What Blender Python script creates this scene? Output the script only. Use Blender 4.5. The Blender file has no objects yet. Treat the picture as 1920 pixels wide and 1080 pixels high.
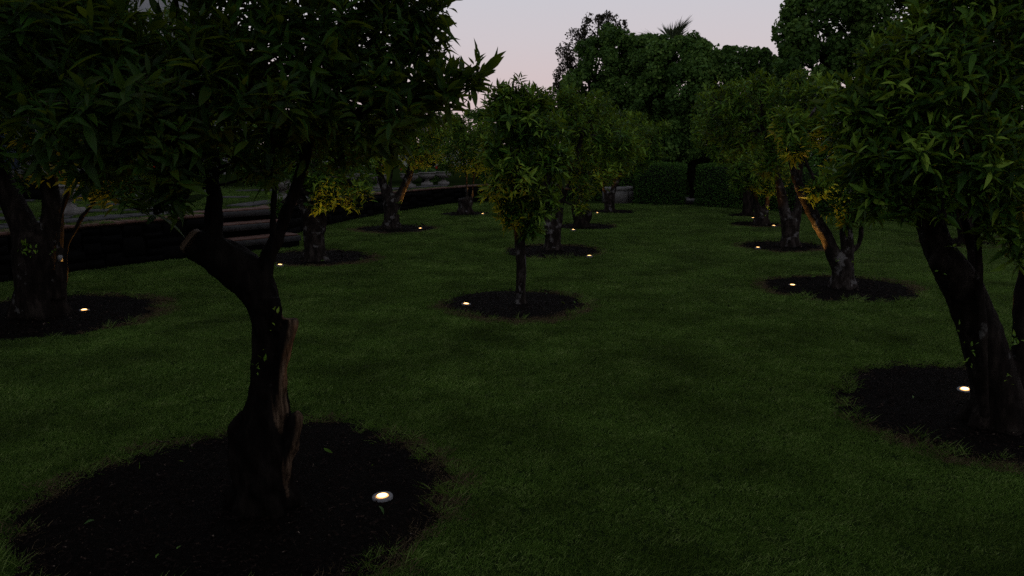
import bpy, math, random
import numpy as np
from mathutils import Vector, Matrix

random.seed(7)
rng = np.random.default_rng(11)
sc = bpy.context.scene
R = math.radians

# ------------------------------------------------------------------ camera
CAM_H, PITCH, FPX = 1.6, R(10.2), 1500.0
cam_d = bpy.data.cameras.new('camera')
cam = bpy.data.objects.new('camera', cam_d)
sc.collection.objects.link(cam)
cam.location = (0, 0, CAM_H)
cam.rotation_euler = (R(90) - PITCH, 0, 0)
cam_d.sensor_width = 36.0
cam_d.lens = FPX / 1920 * 36.0
cam_d.clip_start, cam_d.clip_end = 0.05, 3000
sc.camera = cam

# ------------------------------------------------------------------ dusk sky
SUN_EL, SUN_ROT = R(-1.0), R(215)
w = bpy.data.worlds.new('World'); sc.world = w; w.use_nodes = True
nt = w.node_tree; nt.nodes.clear()
N, L = nt.nodes.new, nt.links.new
sky = N('ShaderNodeTexSky'); sky.sky_type = 'NISHITA'; sky.sun_disc = False
sky.sun_elevation, sky.sun_rotation = SUN_EL, SUN_ROT
tc = N('ShaderNodeTexCoord'); sep = N('ShaderNodeSeparateXYZ'); L(tc.outputs['Generated'], sep.inputs[0])
ramp = N('ShaderNodeValToRGB'); L(sep.outputs['Z'], ramp.inputs[0])
els = ramp.color_ramp.elements
els[0].position = 0.0; els[0].color = (.650, .485, .475, 1)
els[1].position = 1.0; els[1].color = (.350, .370, .430, 1)
for p, c in ((.06, (.630, .518, .528)), (.12, (.590, .542, .580)), (.19, (.545, .550, .612)),
             (.34, (.495, .505, .560)), (.6, (.420, .435, .495))):
    e = els.new(p); e.color = (*c, 1)
bg1 = N('ShaderNodeBackground'); L(ramp.outputs[0], bg1.inputs[0]); bg1.inputs[1].default_value = 1.02
bg2 = N('ShaderNodeBackground'); L(sky.outputs[0], bg2.inputs[0]); bg2.inputs[1].default_value = 0.05
ad = N('ShaderNodeAddShader'); L(bg1.outputs[0], ad.inputs[0]); L(bg2.outputs[0], ad.inputs[1])
ow = N('ShaderNodeOutputWorld'); L(ad.outputs[0], ow.inputs[0])

# afterglow of the sun just gone: very weak and broad
sl = bpy.data.lights.new('afterglow', 'SUN'); sl.energy = 0.08; sl.angle = R(70); sl.color = (1.0, .9, .82)
so = bpy.data.objects.new('afterglow', sl); sc.collection.objects.link(so)
so.rotation_euler = (R(48), 0, R(-30))

sc.view_settings.view_transform = 'Standard'; sc.view_settings.look = 'None'
sc.view_settings.exposure = 0.0; sc.view_settings.gamma = 1.0
sc.view_settings.use_curve_mapping = False
sc.render.engine = 'CYCLES'
sc.cycles.use_denoising = False
sc.cycles.denoiser = 'OPENIMAGEDENOISE'; sc.cycles.denoising_input_passes = 'RGB_ALBEDO_NORMAL'; sc.cycles.denoising_prefilter = 'ACCURATE'
sc.cycles.max_bounces = 6; sc.cycles.diffuse_bounces = 3; sc.cycles.glossy_bounces = 2
sc.cycles.transmission_bounces = 4; sc.cycles.transparent_max_bounces = 4
sc.cycles.sample_clamp_indirect = 2.0
sc.cycles.use_light_tree = True

LAMP_W = 45.0        # watts of each in-ground uplight

# ------------------------------------------------------------------ placing
CP, SP = math.cos(PITCH), math.sin(PITCH)
def ray(px, py):
    a, b = (px - 960) / FPX, (540 - py) / FPX
    return np.array([a, CP + b * SP, -SP + b * CP])
def G(px, py, z=0.0):                      # where a line of sight meets the level z
    d = ray(px, py); t = (z - CAM_H) / d[2]
    return np.array([0, 0, CAM_H]) + d * t
def at(px, py, Y):                         # the point of a line of sight at distance Y
    d = ray(px, py)
    return np.array([0, 0, CAM_H]) + d * (Y / d[1])
def mpp(Y):                                # metres per photo pixel at distance Y
    return (Y * CP + .5 * SP) / FPX
def proj(P):                               # world points -> photo pixels, depth
    q = np.asarray(P, float) - np.array([0, 0, CAM_H])
    dep = q[:, 1] * CP - q[:, 2] * SP
    up = q[:, 1] * SP + q[:, 2] * CP
    dep = np.maximum(dep, 1e-3)
    return 960 + FPX * q[:, 0] / dep, 540 - FPX * up / dep, dep

# ------------------------------------------------------------------ helpers
def link(name, data, parent=None):
    o = bpy.data.objects.new(name, data)
    sc.collection.objects.link(o)
    if parent is not None:
        o.parent = parent
        o.matrix_parent_inverse = parent_inv(parent)
    return o
def parent_inv(p):
    m = Matrix.Identity(4)
    chain = []
    while p is not None:
        chain.append(p); p = p.parent
    for q in reversed(chain):
        m = m @ q.matrix_parent_inverse @ q.matrix_basis if q.parent else m @ q.matrix_basis
    return m.inverted()
def tag(o, label, cat, group=None):
    o['label'] = label; o['category'] = cat
    if group: o['group'] = group
    return o
def thing(name, loc, label, cat, group=None):
    o = link(name, None); o.location = [float(v) for v in loc]
    o.empty_display_size = .1
    return tag(o, label, cat, group)
def mesh_np(name, V, F, mat=None, smooth=False, attr=None):
    """V (n,3); F (m,k) of one polygon size, or list of such arrays."""
    Fs = F if isinstance(F, list) else [F]
    Fs = [np.asarray(f, np.int32) for f in Fs if len(f)]
    me = bpy.data.meshes.new(name)
    V = np.asarray(V, np.float32)
    nl = sum(f.size for f in Fs); npoly = sum(len(f) for f in Fs)
    me.vertices.add(len(V)); me.loops.add(nl); me.polygons.add(npoly)
    me.vertices.foreach_set('co', V.ravel())
    me.loops.foreach_set('vertex_index', np.concatenate([f.ravel() for f in Fs]))
    tot = np.concatenate([np.full(len(f), f.shape[1], np.int32) for f in Fs])
    start = np.concatenate([[0], np.cumsum(tot)[:-1]]).astype(np.int32)
    me.polygons.foreach_set('loop_start', start)
    me.polygons.foreach_set('loop_total', tot)
    if smooth: me.polygons.foreach_set('use_smooth', np.ones(npoly, bool))
    if attr is not None:
        for k, a in attr.items():
            at_ = me.attributes.new(k, 'FLOAT', 'POINT'); at_.data.foreach_set('value', np.asarray(a, np.float32))
    me.update(calc_edges=True)
    if mat: me.materials.append(mat)
    return me
class MB:                                   # collects pieces of one mesh
    def __init__(s): s.v = []; s.q = []; s.t = []; s.n = 0
    def add(s, V, q=None, t=None):
        V = np.asarray(V, float); s.v.append(V)
        if q is not None and len(q): s.q.append(np.asarray(q) + s.n)
        if t is not None and len(t): s.t.append(np.asarray(t) + s.n)
        s.n += len(V)
    def mesh(s, name, mat, smooth=False):
        F = []
        if s.q: F.append(np.concatenate(s.q))
        if s.t: F.append(np.concatenate(s.t))
        return mesh_np(name, np.concatenate(s.v), F, mat, smooth)
    def obj(s, name, mat, parent=None, smooth=False):
        return link(name, s.mesh(name, mat, smooth), parent)
BOXQ = [(0, 3, 2, 1), (4, 5, 6, 7), (0, 1, 5, 4), (1, 2, 6, 5), (2, 3, 7, 6), (3, 0, 4, 7)]
def box_v(c, s):
    c = np.asarray(c); s = np.asarray(s) / 2
    return c + np.array([(-1, -1, -1), (1, -1, -1), (1, 1, -1), (-1, 1, -1), (-1, -1, 1), (1, -1, 1), (1, 1, 1), (-1, 1, 1)]) * s
def rough_box(mb, c, s, j=.0, bev=.0, frame=None):
    """a block with chamfered top edges and jittered corners"""
    s = np.asarray(s, float); h = s / 2
    lay = [(-h[2], 0.), (h[2] - bev, 0.), (h[2], bev)]
    V = []
    for z, b in lay:
        for sx, sy in ((-1, -1), (1, -1), (1, 1), (-1, 1)):
            V.append((sx * (h[0] - b), sy * (h[1] - b), z))
    V = np.array(V) + rng.normal(0, 1, (12, 3)) * j
    q = [(3, 2, 1, 0), (8, 9, 10, 11)]
    for l in (0, 4):
        for i in range(4):
            q.append((l + i, l + (i + 1) % 4, l + 4 + (i + 1) % 4, l + 4 + i))
    if frame is not None: V = V @ np.asarray(frame)
    mb.add(V + np.asarray(c), q=q)
def lathe(mb, prof, c, n=24, cap=True):
    V = []
    for r, z in prof:
        a = np.arange(n) * 2 * math.pi / n
        V.append(np.stack([r * np.cos(a), r * np.sin(a), np.full(n, z)], 1))
    q = []
    for k in range(len(prof) - 1):
        for i in range(n):
            q.append((k * n + i, k * n + (i + 1) % n, (k + 1) * n + (i + 1) % n, (k + 1) * n + i))
    V = np.concatenate(V); t = []
    if cap:
        V = np.concatenate([V, [(0, 0, prof[-1][1])]]); k = (len(prof) - 1) * n
        t = [(k + i, k + (i + 1) % n, len(V) - 1) for i in range(n)]
    mb.add(V + np.asarray(c, float), q=q, t=t)
def catmull(P, k):
    P = np.asarray(P, float)
    if len(P) == 2: P = np.array([P[0], P[0] * .67 + P[1] * .33, P[0] * .33 + P[1] * .67, P[1]])
    Q = np.concatenate([[2 * P[0] - P[1]], P, [2 * P[-1] - P[-2]]])
    out = []
    for i in range(1, len(Q) - 2):
        p0, p1, p2, p3 = Q[i - 1:i + 3]
        for t in np.linspace(0, 1, k, endpoint=False):
            out.append(.5 * ((2 * p1) + (-p0 + p2) * t + (2 * p0 - 5 * p1 + 4 * p2 - p3) * t * t + (-p0 + 3 * p1 - 3 * p2 + p3) * t ** 3))
    out.append(P[-1])
    return np.array(out)
def tube(mb, P, rad, n=10, k=5, cap=True, wob=0.0):
    """P (m,3) joints, rad (m,) -> swept tube"""
    D = catmull(np.column_stack([P, rad]), k)
    C, r = D[:, :3], np.maximum(D[:, 3], .0008)
    T = np.gradient(C, axis=0); T /= np.linalg.norm(T, axis=1)[:, None] + 1e-9
    up = np.array([0.3, 1., .1]) if abs(T[0] @ np.array([0, 1, 0])) < .8 else np.array([1., 0, .2])
    V = []
    a = np.arange(n) * 2 * math.pi / n
    for i in range(len(C)):
        u = np.cross(T[i], up); u /= np.linalg.norm(u) + 1e-9
        v = np.cross(u, T[i]); up = v
        rr = r[i] * (1 + wob * rng.normal(0, 1, n)) if wob else r[i]
        V.append(C[i] + np.outer(np.cos(a) * rr, u) + np.outer(np.sin(a) * rr, v))
    m = len(C); V = np.concatenate(V)
    ii = np.arange(m - 1)[:, None] * n; jj = np.arange(n)[None]
    q = np.stack([ii + jj, ii + (jj + 1) % n, ii + n + (jj + 1) % n, ii + n + jj], -1).reshape(-1, 4)
    t = []
    if cap:
        V = np.concatenate([V, [C[0], C[-1]]]); b = m * n
        t = [((i + 1) % n, i, b) for i in range(n)] + [((m - 1) * n + i, (m - 1) * n + (i + 1) % n, b + 1) for i in range(n)]
    mb.add(V, q=q[:, ::-1], t=np.array(t)[:, ::-1] if len(t) else t)
class Noise:                                # cheap smooth noise: a sum of sines
    def __init__(s, f, n=10, seed=0, stretch=(1, 1, 1)):
        g = np.random.default_rng(seed)
        d = g.normal(0, 1, (n, 3)); d /= np.linalg.norm(d, axis=1)[:, None]
        s.k = d * f * g.uniform(.6, 1.6, (n, 1)) * np.asarray(stretch); s.p = g.uniform(0, 6.28, n)
    def __call__(s, P): return np.sin(np.asarray(P) @ s.k.T + s.p).mean(1) * 2

# ------------------------------------------------------------------ materials
def new_mat(name):
    m = bpy.data.materials.new(name); m.use_nodes = True
    t = m.node_tree; b = t.nodes['Principled BSDF']
    return m, t, b
def nn(t, kind, **kw):
    n = t.nodes.new(kind)
    for k, v in kw.items():
        if k in n.inputs.keys(): n.inputs[k].default_value = v
        else: setattr(n, k, v)
    return n
def ramp_node(t, stops):
    r = t.nodes.new('ShaderNodeValToRGB'); e = r.color_ramp.elements
    e[0].position, e[0].color = stops[0][0], (*stops[0][1], 1)
    e[1].position, e[1].color = stops[-1][0], (*stops[-1][1], 1)
    for p, c in stops[1:-1]:
        k = e.new(p); k.color = (*c, 1)
    return r
def noise_mat(name, stops, scale=8, detail=6, rough=.85, bump=.4, bscale=None, stretch=None, dist=.02, spec=.3, second=None):
    m, t, b = new_mat(name)
    g = nn(t, 'ShaderNodeNewGeometry'); src = g.outputs['Position']
    if stretch:
        mp = nn(t, 'ShaderNodeMapping'); mp.inputs['Scale'].default_value = stretch
        t.links.new(src, mp.inputs[0]); src = mp.outputs[0]
    n = nn(t, 'ShaderNodeTexNoise', Scale=scale, Detail=detail, Roughness=.62); t.links.new(src, n.inputs['Vector'])
    r = ramp_node(t, stops); t.links.new(n.outputs['Fac'], r.inputs[0]); col = r.outputs[0]
    if second:                             # blotches with a shape of their own (lichen, stains)
        n2 = nn(t, 'ShaderNodeTexNoise', Scale=second[0], Detail=5, Roughness=.6); t.links.new(g.outputs['Position'], n2.inputs['Vector'])
        r2 = ramp_node(t, [(second[1], (0, 0, 0)), (second[1] + .08, (1, 1, 1))]); t.links.new(n2.outputs['Fac'], r2.inputs[0])
        mx = nn(t, 'ShaderNodeMix', data_type='RGBA'); t.links.new(r2.outputs[0], mx.inputs[0])
        t.links.new(col, mx.inputs[6]); mx.inputs[7].default_value = (*second[2], 1); col = mx.outputs[2]
    t.links.new(col, b.inputs['Base Color'])
    b.inputs['Roughness'].default_value = rough; b.inputs['Specular IOR Level'].default_value = spec
    if bump:
        n3 = nn(t, 'ShaderNodeTexNoise', Scale=bscale or scale * 3, Detail=6, Roughness=.7); t.links.new(src, n3.inputs['Vector'])
        bp = nn(t, 'ShaderNodeBump', Strength=bump, Distance=dist); t.links.new(n3.outputs['Fac'], bp.inputs['Height'])
        t.links.new(bp.outputs[0], b.inputs['Normal'])
    return m
def leaf_mat(name, stops, trans=.35, rough=.42, spec=.45, tcol=(.16, .22, .02), patch=None):
    """colour from the per-leaf value 'tint'; part of the light passes through the blade"""
    m, t, b = new_mat(name)
    a = nn(t, 'ShaderNodeAttribute', attribute_name='tint')
    r = ramp_node(t, stops); t.links.new(a.outputs['Fac'], r.inputs[0]); col = r.outputs[0]
    if patch:
        g = nn(t, 'ShaderNodeNewGeometry')
        n = nn(t, 'ShaderNodeTexNoise', Scale=patch[0], Detail=6, Roughness=.65); t.links.new(g.outputs['Position'], n.inputs['Vector'])
        mr = nn(t, 'ShaderNodeMapRange'); mr.inputs[1].default_value = .3; mr.inputs[2].default_value = .7
        mr.inputs[3].default_value = patch[1]; mr.inputs[4].default_value = patch[2]; t.links.new(n.outputs['Fac'], mr.inputs[0])
        vm = nn(t, 'ShaderNodeVectorMath', operation='SCALE'); t.links.new(col, vm.inputs[0]); t.links.new(mr.outputs[0], vm.inputs['Scale']); col = vm.outputs[0]
    t.links.new(col, b.inputs['Base Color'])
    b.inputs['Roughness'].default_value = rough; b.inputs['Specular IOR Level'].default_value = spec
    tr = nn(t, 'ShaderNodeBsdfTranslucent'); tr.inputs[0].default_value = (*tcol, 1)
    mx = nn(t, 'ShaderNodeMixShader'); mx.inputs[0].default_value = trans
    o = t.nodes['Material Output']
    t.links.new(b.outputs[0], mx.inputs[1]); t.links.new(tr.outputs[0], mx.inputs[2]); t.links.new(mx.outputs[0], o.inputs[0])
    return m
CITRUS = [(0, (.009, .027, .004)), (.35, (.028, .080, .008)), (.7, (.078, .165, .014)), (1, (.165, .265, .030))]
M = {}
M['citrus'] = leaf_mat('citrus_leaf', CITRUS, .28, .5, .12, (.15, .20, .012))
M['lime'] = leaf_mat('broad_leaf', [(0, (.022, .054, .010)), (.5, (.058, .122, .022)), (1, (.140, .225, .045))], .25, .6, .12, (.10, .18, .025))
M['brown_leaf'] = leaf_mat('small_dark_leaf', [(0, (.012, .014, .008)), (.5, (.026, .024, .013)), (1, (.06, .042, .026))], .15, .6, .2, (.08, .06, .02))
M['hedge'] = leaf_mat('hedge_leaf', [(0, (.018, .050, .008)), (.6, (.044, .110, .016)), (1, (.100, .190, .026))], .2, .65, .12, (.07, .12, .01))
M['palm'] = leaf_mat('palm_leaf', [(0, (.03, .045, .025)), (1, (.07, .09, .05))], .2, .5, .3, (.08, .1, .03))
M['grass'] = leaf_mat('grass_blade', [(0, (.019, .049, .006)), (.5, (.067, .126, .019)), (1, (.210, .275, .082))], .20, .50, .24, (.10, .165, .014), patch=(1.3, .34, 1.75))
M['straw'] = leaf_mat('dry_grass', [(0, (.05, .035, .018)), (1, (.14, .105, .06))], .2, .8, .1, (.1, .08, .04))
M['red'] = leaf_mat('red_petal', [(0, (.25, .008, .008)), (1, (.40, .015, .015))], .2, .6, .2, (.3, .02, .02))
M['lawn'] = noise_mat('lawn_soil', [(.3, (.007, .012, .003)), (.7, (.015, .025, .007))], 30, bump=.5, dist=.01, rough=1.0, spec=.0)
M['ground'] = noise_mat('far_ground', [(.3, (.016, .026, .010)), (.7, (.030, .042, .016))], 2, bump=.3)
M['soil'] = noise_mat('mulch_soil', [(.3, (.0010, .0007, .0006)), (.6, (.0038, .0023, .0016)), (.8, (.011, .0066, .0046))], 45, bump=.9, dist=.02, spec=.03)
M['chip'] = noise_mat('bark_chip', [(.25, (.002, .0013, .001)), (.56, (.007, .0042, .0033)), (.64, (.026, .016, .012)), (.71, (.15, .12, .095))], 34, bump=.3, spec=.04)
M['bark'] = noise_mat('citrus_bark', [(.30, (.004, .003, .0025)), (.5, (.014, .0105, .009)), (.72, (.050, .042, .038))], 16, bump=1.0, bscale=42,
                      stretch=(1, 1, .35), dist=.012, spec=.06, second=(9, .57, (.095, .090, .088)))
M['bark_dark'] = noise_mat('old_bark', [(.25, (.0016, .0012, .001)), (.5, (.004, .003, .0025)), (.78, (.012, .0095, .008))], 18, bump=.9, bscale=46,
                      stretch=(1, 1, .3), dist=.012, spec=.03, second=(8, .68, (.035, .033, .031)))
def bare_wood(m, wood_stops):
    t = m.node_tree; b = t.nodes['Principled BSDF']; old = b.inputs['Base Color'].links[0].from_socket
    g = nn(t, 'ShaderNodeNewGeometry'); mp = nn(t, 'ShaderNodeMapping'); mp.inputs['Scale'].default_value = (1, 1, .10); t.links.new(g.outputs['Position'], mp.inputs[0])
    n = nn(t, 'ShaderNodeTexNoise', Scale=55, Detail=6, Roughness=.7); t.links.new(mp.outputs[0], n.inputs['Vector'])
    r = ramp_node(t, wood_stops); t.links.new(n.outputs['Fac'], r.inputs[0])
    a = nn(t, 'ShaderNodeAttribute', attribute_name='wood'); mx = nn(t, 'ShaderNodeMix', data_type='RGBA')
    t.links.new(a.outputs['Fac'], mx.inputs[0]); t.links.new(old, mx.inputs[6]); t.links.new(r.outputs[0], mx.inputs[7]); t.links.new(mx.outputs[2], b.inputs['Base Color'])
bare_wood(M['bark_dark'], [(.36, (.008, .005, .0035)), (.5, (.060, .038, .024)), (.68, (.165, .112, .072))])
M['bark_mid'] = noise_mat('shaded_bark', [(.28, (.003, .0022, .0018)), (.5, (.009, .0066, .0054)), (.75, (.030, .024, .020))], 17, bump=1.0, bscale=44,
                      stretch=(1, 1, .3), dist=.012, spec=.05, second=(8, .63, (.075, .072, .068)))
M['twig'] = noise_mat('green_twig', [(.3, (.022, .024, .012)), (.7, (.045, .042, .022))], 30, bump=0)
M['wood'] = noise_mat('cut_wood', [(.32, (.006, .004, .003)), (.5, (.045, .027, .017)), (.72, (.115, .075, .048))], 22, bump=.7, bscale=60, stretch=(1, 1, .12), dist=.008, spec=.2)
M['wood_face'] = noise_mat('sawn_face', [(.3, (.042, .027, .016)), (.7, (.09, .060, .038))], 40, bump=.5, spec=.2)
M['wallstone'] = noise_mat('basalt', [(.3, (.0010, .0010, .0010)), (.65, (.0034, .0032, .0032)), (.85, (.016, .0155, .0155))], 12, bump=.8, spec=.05)
M['mortar'] = noise_mat('wall_core', [(.3, (.001, .001, .001)), (.7, (.004, .0037, .0037))], 20, bump=.6)
M['terracotta'] = noise_mat('terracotta', [(.3, (.050, .022, .015)), (.7, (.10, .048, .034))], 14, bump=.4, second=(5, .62, (.09, .075, .065)))
M['slab'] = noise_mat('grey_slab', [(.3, (.014, .0135, .014)), (.7, (.036, .035, .036))], 10, bump=.5, second=(4, .63, (.05, .055, .04)))
M['urn'] = noise_mat('pale_stone', [(.3, (.11, .10, .095)), (.7, (.21, .20, .19))], 14, bump=.5, second=(9, .63, (.12, .11, .10)))
M['block'] = noise_mat('granite_block', [(.3, (.07, .067, .065)), (.55, (.13, .125, .12)), (.8, (.22, .21, .20))], 28, detail=8, bump=.6, second=(5, .64, (.05, .05, .045)))
M['gravel'] = noise_mat('gravel', [(.3, (.09, .085, .085)), (.7, (.22, .21, .21))], 25, bump=.8)
M['plaster'] = noise_mat('house_plaster', [(.3, (.20, .205, .215)), (.7, (.27, .275, .285))], 2.5, bump=.2)
M['rooftile'] = noise_mat('roof_tile', [(.3, (.12, .045, .03)), (.7, (.22, .085, .055))], 12, bump=.5)
M['shutter'] = noise_mat('blue_shutter', [(.3, (.03, .045, .08)), (.7, (.05, .07, .12))], 8, bump=.2)
M['frame'] = noise_mat('window_frame', [(.3, (.45, .45, .45)), (.7, (.55, .55, .55))], 8, bump=.1)
M['palmbark'] = noise_mat('palm_bark', [(.3, (.04, .03, .022)), (.7, (.10, .08, .06))], 14, bump=.8)
m, t, b = new_mat('window_glass'); b.inputs['Base Color'].default_value = (.01, .012, .015, 1); b.inputs['Roughness'].default_value = .08; M['glass'] = m
m, t, b = new_mat('lamp_ring'); b.inputs['Metallic'].default_value = .1; b.inputs['Roughness'].default_value = .6; b.inputs['Specular IOR Level'].default_value = .15; M['ring'] = m
n = nn(t, 'ShaderNodeTexNoise', Scale=60); r = ramp_node(t, [(.3, (.10, .10, .105)), (.7, (.17, .17, .18))]); t.links.new(n.outputs['Fac'], r.inputs[0]); t.links.new(r.outputs[0], b.inputs['Base Color'])
def emit_mat(name, col, s):
    m, t, b = new_mat(name); b.inputs['Base Color'].default_value = (.8, .7, .5, 1)
    b.inputs['Emission Color'].default_value = (*col, 1); b.inputs['Emission Strength'].default_value = s
    return m
M['glow'] = emit_mat('lamp_lens', (1.0, .42, .09), 1.3)
M['bulb'] = emit_mat('lamp_core', (1.0, .58, .20), 5.5)
m, t, b = new_mat('white_plastic'); b.inputs['Base Color'].default_value = (.32, .32, .33, 1); b.inputs['Roughness'].default_value = .5; M['white'] = m
n = nn(t, 'ShaderNodeTexNoise', Scale=25); r = ramp_node(t, [(.3, (.10, .10, .105)), (.7, (.15, .15, .155))]); t.links.new(n.outputs['Fac'], r.inputs[0]); t.links.new(r.outputs[0], b.inputs['Base Color'])

# ------------------------------------------------------------------ leaves
def unit(a): return a / (np.linalg.norm(a, axis=-1, keepdims=True) + 1e-9)
def leaf_geo(B, D, Nn, Ln, Wd, curl, fold, hi=True):
    """leaf blades: B base, D direction, Nn upper side -> verts, tris, verts per leaf"""
    D = unit(D); Nn = unit(Nn - D * (Nn * D).sum(1, keepdims=True)); S = np.cross(D, Nn)
    n = len(B); Ln = Ln[:, None]; Wd = Wd[:, None]; curl = curl[:, None]; fold = fold[:, None]
    if hi is None:                          # far leaves: two facets folded along the midrib
        m_ = B + D * Ln * .45 - Nn * Ln * curl * .2 + Nn * fold * Wd * .5
        V = np.stack([B, m_ + S * Wd * .5, B + D * Ln - Nn * Ln * curl, m_ - S * Wd * .5], 1).reshape(-1, 3)
        return V, (np.arange(n)[:, None, None] * 4 + np.array([(0, 2, 1), (0, 3, 2)])[None]).reshape(-1, 3), 4
    if hi: secs = [(.06, 0), (.34, .92), (.62, .80), (1., 0)]
    else: secs = [(.04, 0), (.45, 1.), (1., 0)]
    V = []
    for s, ww in secs:
        c = B + D * Ln * (s - .12 * curl * s * s) - Nn * Ln * curl * s * s
        if ww == 0: V.append(c)
        else:
            V += [c + S * Wd * .5 * ww + Nn * fold * Wd * .5 * ww, c, c - S * Wd * .5 * ww + Nn * fold * Wd * .5 * ww]
    k = len(V); V = np.stack(V, 1).reshape(-1, 3)
    if hi: T = [(0, 2, 1), (0, 3, 2), (1, 2, 5), (1, 5, 4), (2, 3, 6), (2, 6, 5), (4, 5, 7), (5, 6, 7)]
    else: T = [(0, 2, 1), (0, 3, 2), (1, 2, 4), (2, 3, 4)]
    T = (np.arange(n)[:, None, None] * k + np.array(T)[None]).reshape(-1, 3)
    return V, T, k
def shoots(lobes, base, dens, leaf_len, seed, droop=.12, per=(8, 13), spread=.13):
    """leafy shoots over the lobes -> leaf arrays and twig segments. lobes: centre, radius"""
    g = np.random.default_rng(seed)
    C = np.array([l[0] for l in lobes]); Rr = np.array([l[1] for l in lobes])
    lump = Noise(5.5, 12, seed)
    tips, axes, cen, fr = [], [], [], []
    for i in range(len(lobes)):
        n = int(dens * 4 * math.pi * Rr[i] ** 2) + 4
        d = unit(g.normal(0, 1, (n, 3)) + np.array([0, 0, .15]))
        f = 1 - .55 * g.random(n) ** 1.7
        p = C[i] + d * (Rr[i] * f)[:, None] * np.array([1, 1, .92])
        p += d * (lump(p) * Rr[i] * .30)[:, None]
        poke = g.random(n) < .09; p[poke] += (d[poke] * .5 + np.array([0, 0, .35])) * (g.uniform(.1, .45, (poke.sum(), 1)) * min(Rr[i], .35))
        # thin out what lies deep inside a neighbouring lobe
        inside = np.zeros(n, bool)
        for j in range(len(lobes)):
            if j != i: inside |= np.linalg.norm(p - C[j], axis=1) < Rr[j] * .72
        keep = (~inside | (g.random(n) < .25)) & ((d[:, 2] > -.45) | (g.random(n) < .45))
        tips.append(p[keep]); axes.append(unit(d[keep] * .65 + np.array([0, 0, .8]) + g.normal(0, .32, (keep.sum(), 3))))
        cen.append(np.repeat(C[i][None], keep.sum(), 0)); fr.append(f[keep])
    P, A, Cn, Fr = map(np.concatenate, (tips, axes, cen, fr))
    ns = len(P); cnt = g.integers(per[0], per[1], ns)
    idx = np.repeat(np.arange(ns), cnt); k = np.concatenate([np.arange(c) for c in cnt]); tt = k / np.repeat(cnt, cnt)
    A_ = A[idx]; u = unit(np.cross(A_, np.array([.3, .2, 1.]))); v = np.cross(A_, u)
    ph = k * 2.39996 + np.repeat(g.uniform(0, 6.28, ns), cnt) + g.normal(0, .6, len(k))
    rad = u * np.cos(ph)[:, None] + v * np.sin(ph)[:, None]
    al = np.radians(74 - 52 * tt + g.normal(0, 16, len(k)))
    sl = leaf_len * spread / .13 * 1.15
    B = P[idx] + A_ * ((tt - .5) * sl * 1.15)[:, None]
    D = A_ * np.cos(al)[:, None] + rad * np.sin(al)[:, None]
    D[:, 2] -= droop * (1.3 - tt) + g.random(len(k)) * .18
    Nn = A_ * np.sin(al)[:, None] - rad * np.cos(al)[:, None] + g.normal(0, .42, (len(k), 3)) + np.array([0, 0, .2])
    big = np.repeat(g.uniform(.6, 1.25, ns), cnt)
    Ln = leaf_len * big * (1.08 - .35 * tt ** 2) * g.uniform(.6, 1.25, len(k))
    Wd = Ln * g.uniform(.21, .33, len(k))
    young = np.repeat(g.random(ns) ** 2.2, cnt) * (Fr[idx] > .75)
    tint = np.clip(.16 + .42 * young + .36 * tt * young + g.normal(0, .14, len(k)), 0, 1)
    curl = np.clip(g.normal(.24, .20, len(k)), -.15, .75); fold = g.uniform(.25, 1.0, len(k))
    leaves = dict(B=B, D=D, N=Nn, L=Ln, W=Wd, curl=curl, fold=fold, tint=tint)
    return leaves, P, A, Cn
def twig_mesh(segs, r0, r1, name, mat):
    """thin three-sided twigs, one straight piece each"""
    a, b = segs; T = unit(b - a); u = unit(np.cross(T, np.array([.21, .35, .9]))); v = np.cross(T, u)
    n = len(a); V = []
    for c, r in ((a, r0), (b, r1)):
        for ang in (0, 2.094, 4.189):
            V.append(c + (u * math.cos(ang) + v * math.sin(ang)) * r)
    V = np.stack(V, 1).reshape(-1, 3)
    q = (np.arange(n)[:, None, None] * 6 + np.array([(0, 1, 4, 3), (1, 2, 5, 4), (2, 0, 3, 5)])[None]).reshape(-1, 4)
    return mesh_np(name, V, q, mat)
LEAFM = []
def leaf_protos():
    for i in range(10):
        c, f, tn, wd = (.10 + .10 * (i % 5), .3 + .14 * (i % 4), (i % 10) / 9.0, .23 + .022 * (i % 4))
        z = np.zeros((1, 3))
        # a finer blade: five cross-sections
        D, Nn, S = np.array([0, 1., 0]), np.array([0, 0, 1.]), np.array([1., 0, 0])
        V = [np.array([0, .02, 0])]; F = []
        for s, ww in ((.10, .38), (.26, .82), (.44, 1.), (.62, .88), (.80, .55)):
            cc = D * (s - .12 * c * s * s) - Nn * c * s * s
            wv = .05 * math.sin(s * 21 + i)
            V += [cc + S * wd * .5 * ww + Nn * (f + wv) * wd * .5 * ww, cc, cc - S * wd * .5 * ww + Nn * (f - wv) * wd * .5 * ww]
        V.append(D * (1 - .12 * c) - Nn * c)
        tr = [(0, 2, 1), (0, 3, 2)]; q = []
        for k in range(4):
            o = 1 + 3 * k; q += [(o, o + 1, o + 4, o + 3), (o + 1, o + 2, o + 5, o + 4)]
        o = 13; tr += [(o, o + 1, 16), (o + 1, o + 2, 16)]
        LEAFM.append(mesh_np('leaf', np.array(V), [np.array(q), np.array(tr)], M['citrus'], True, {'tint': np.full(17, tn)}))
leaf_protos()
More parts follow.
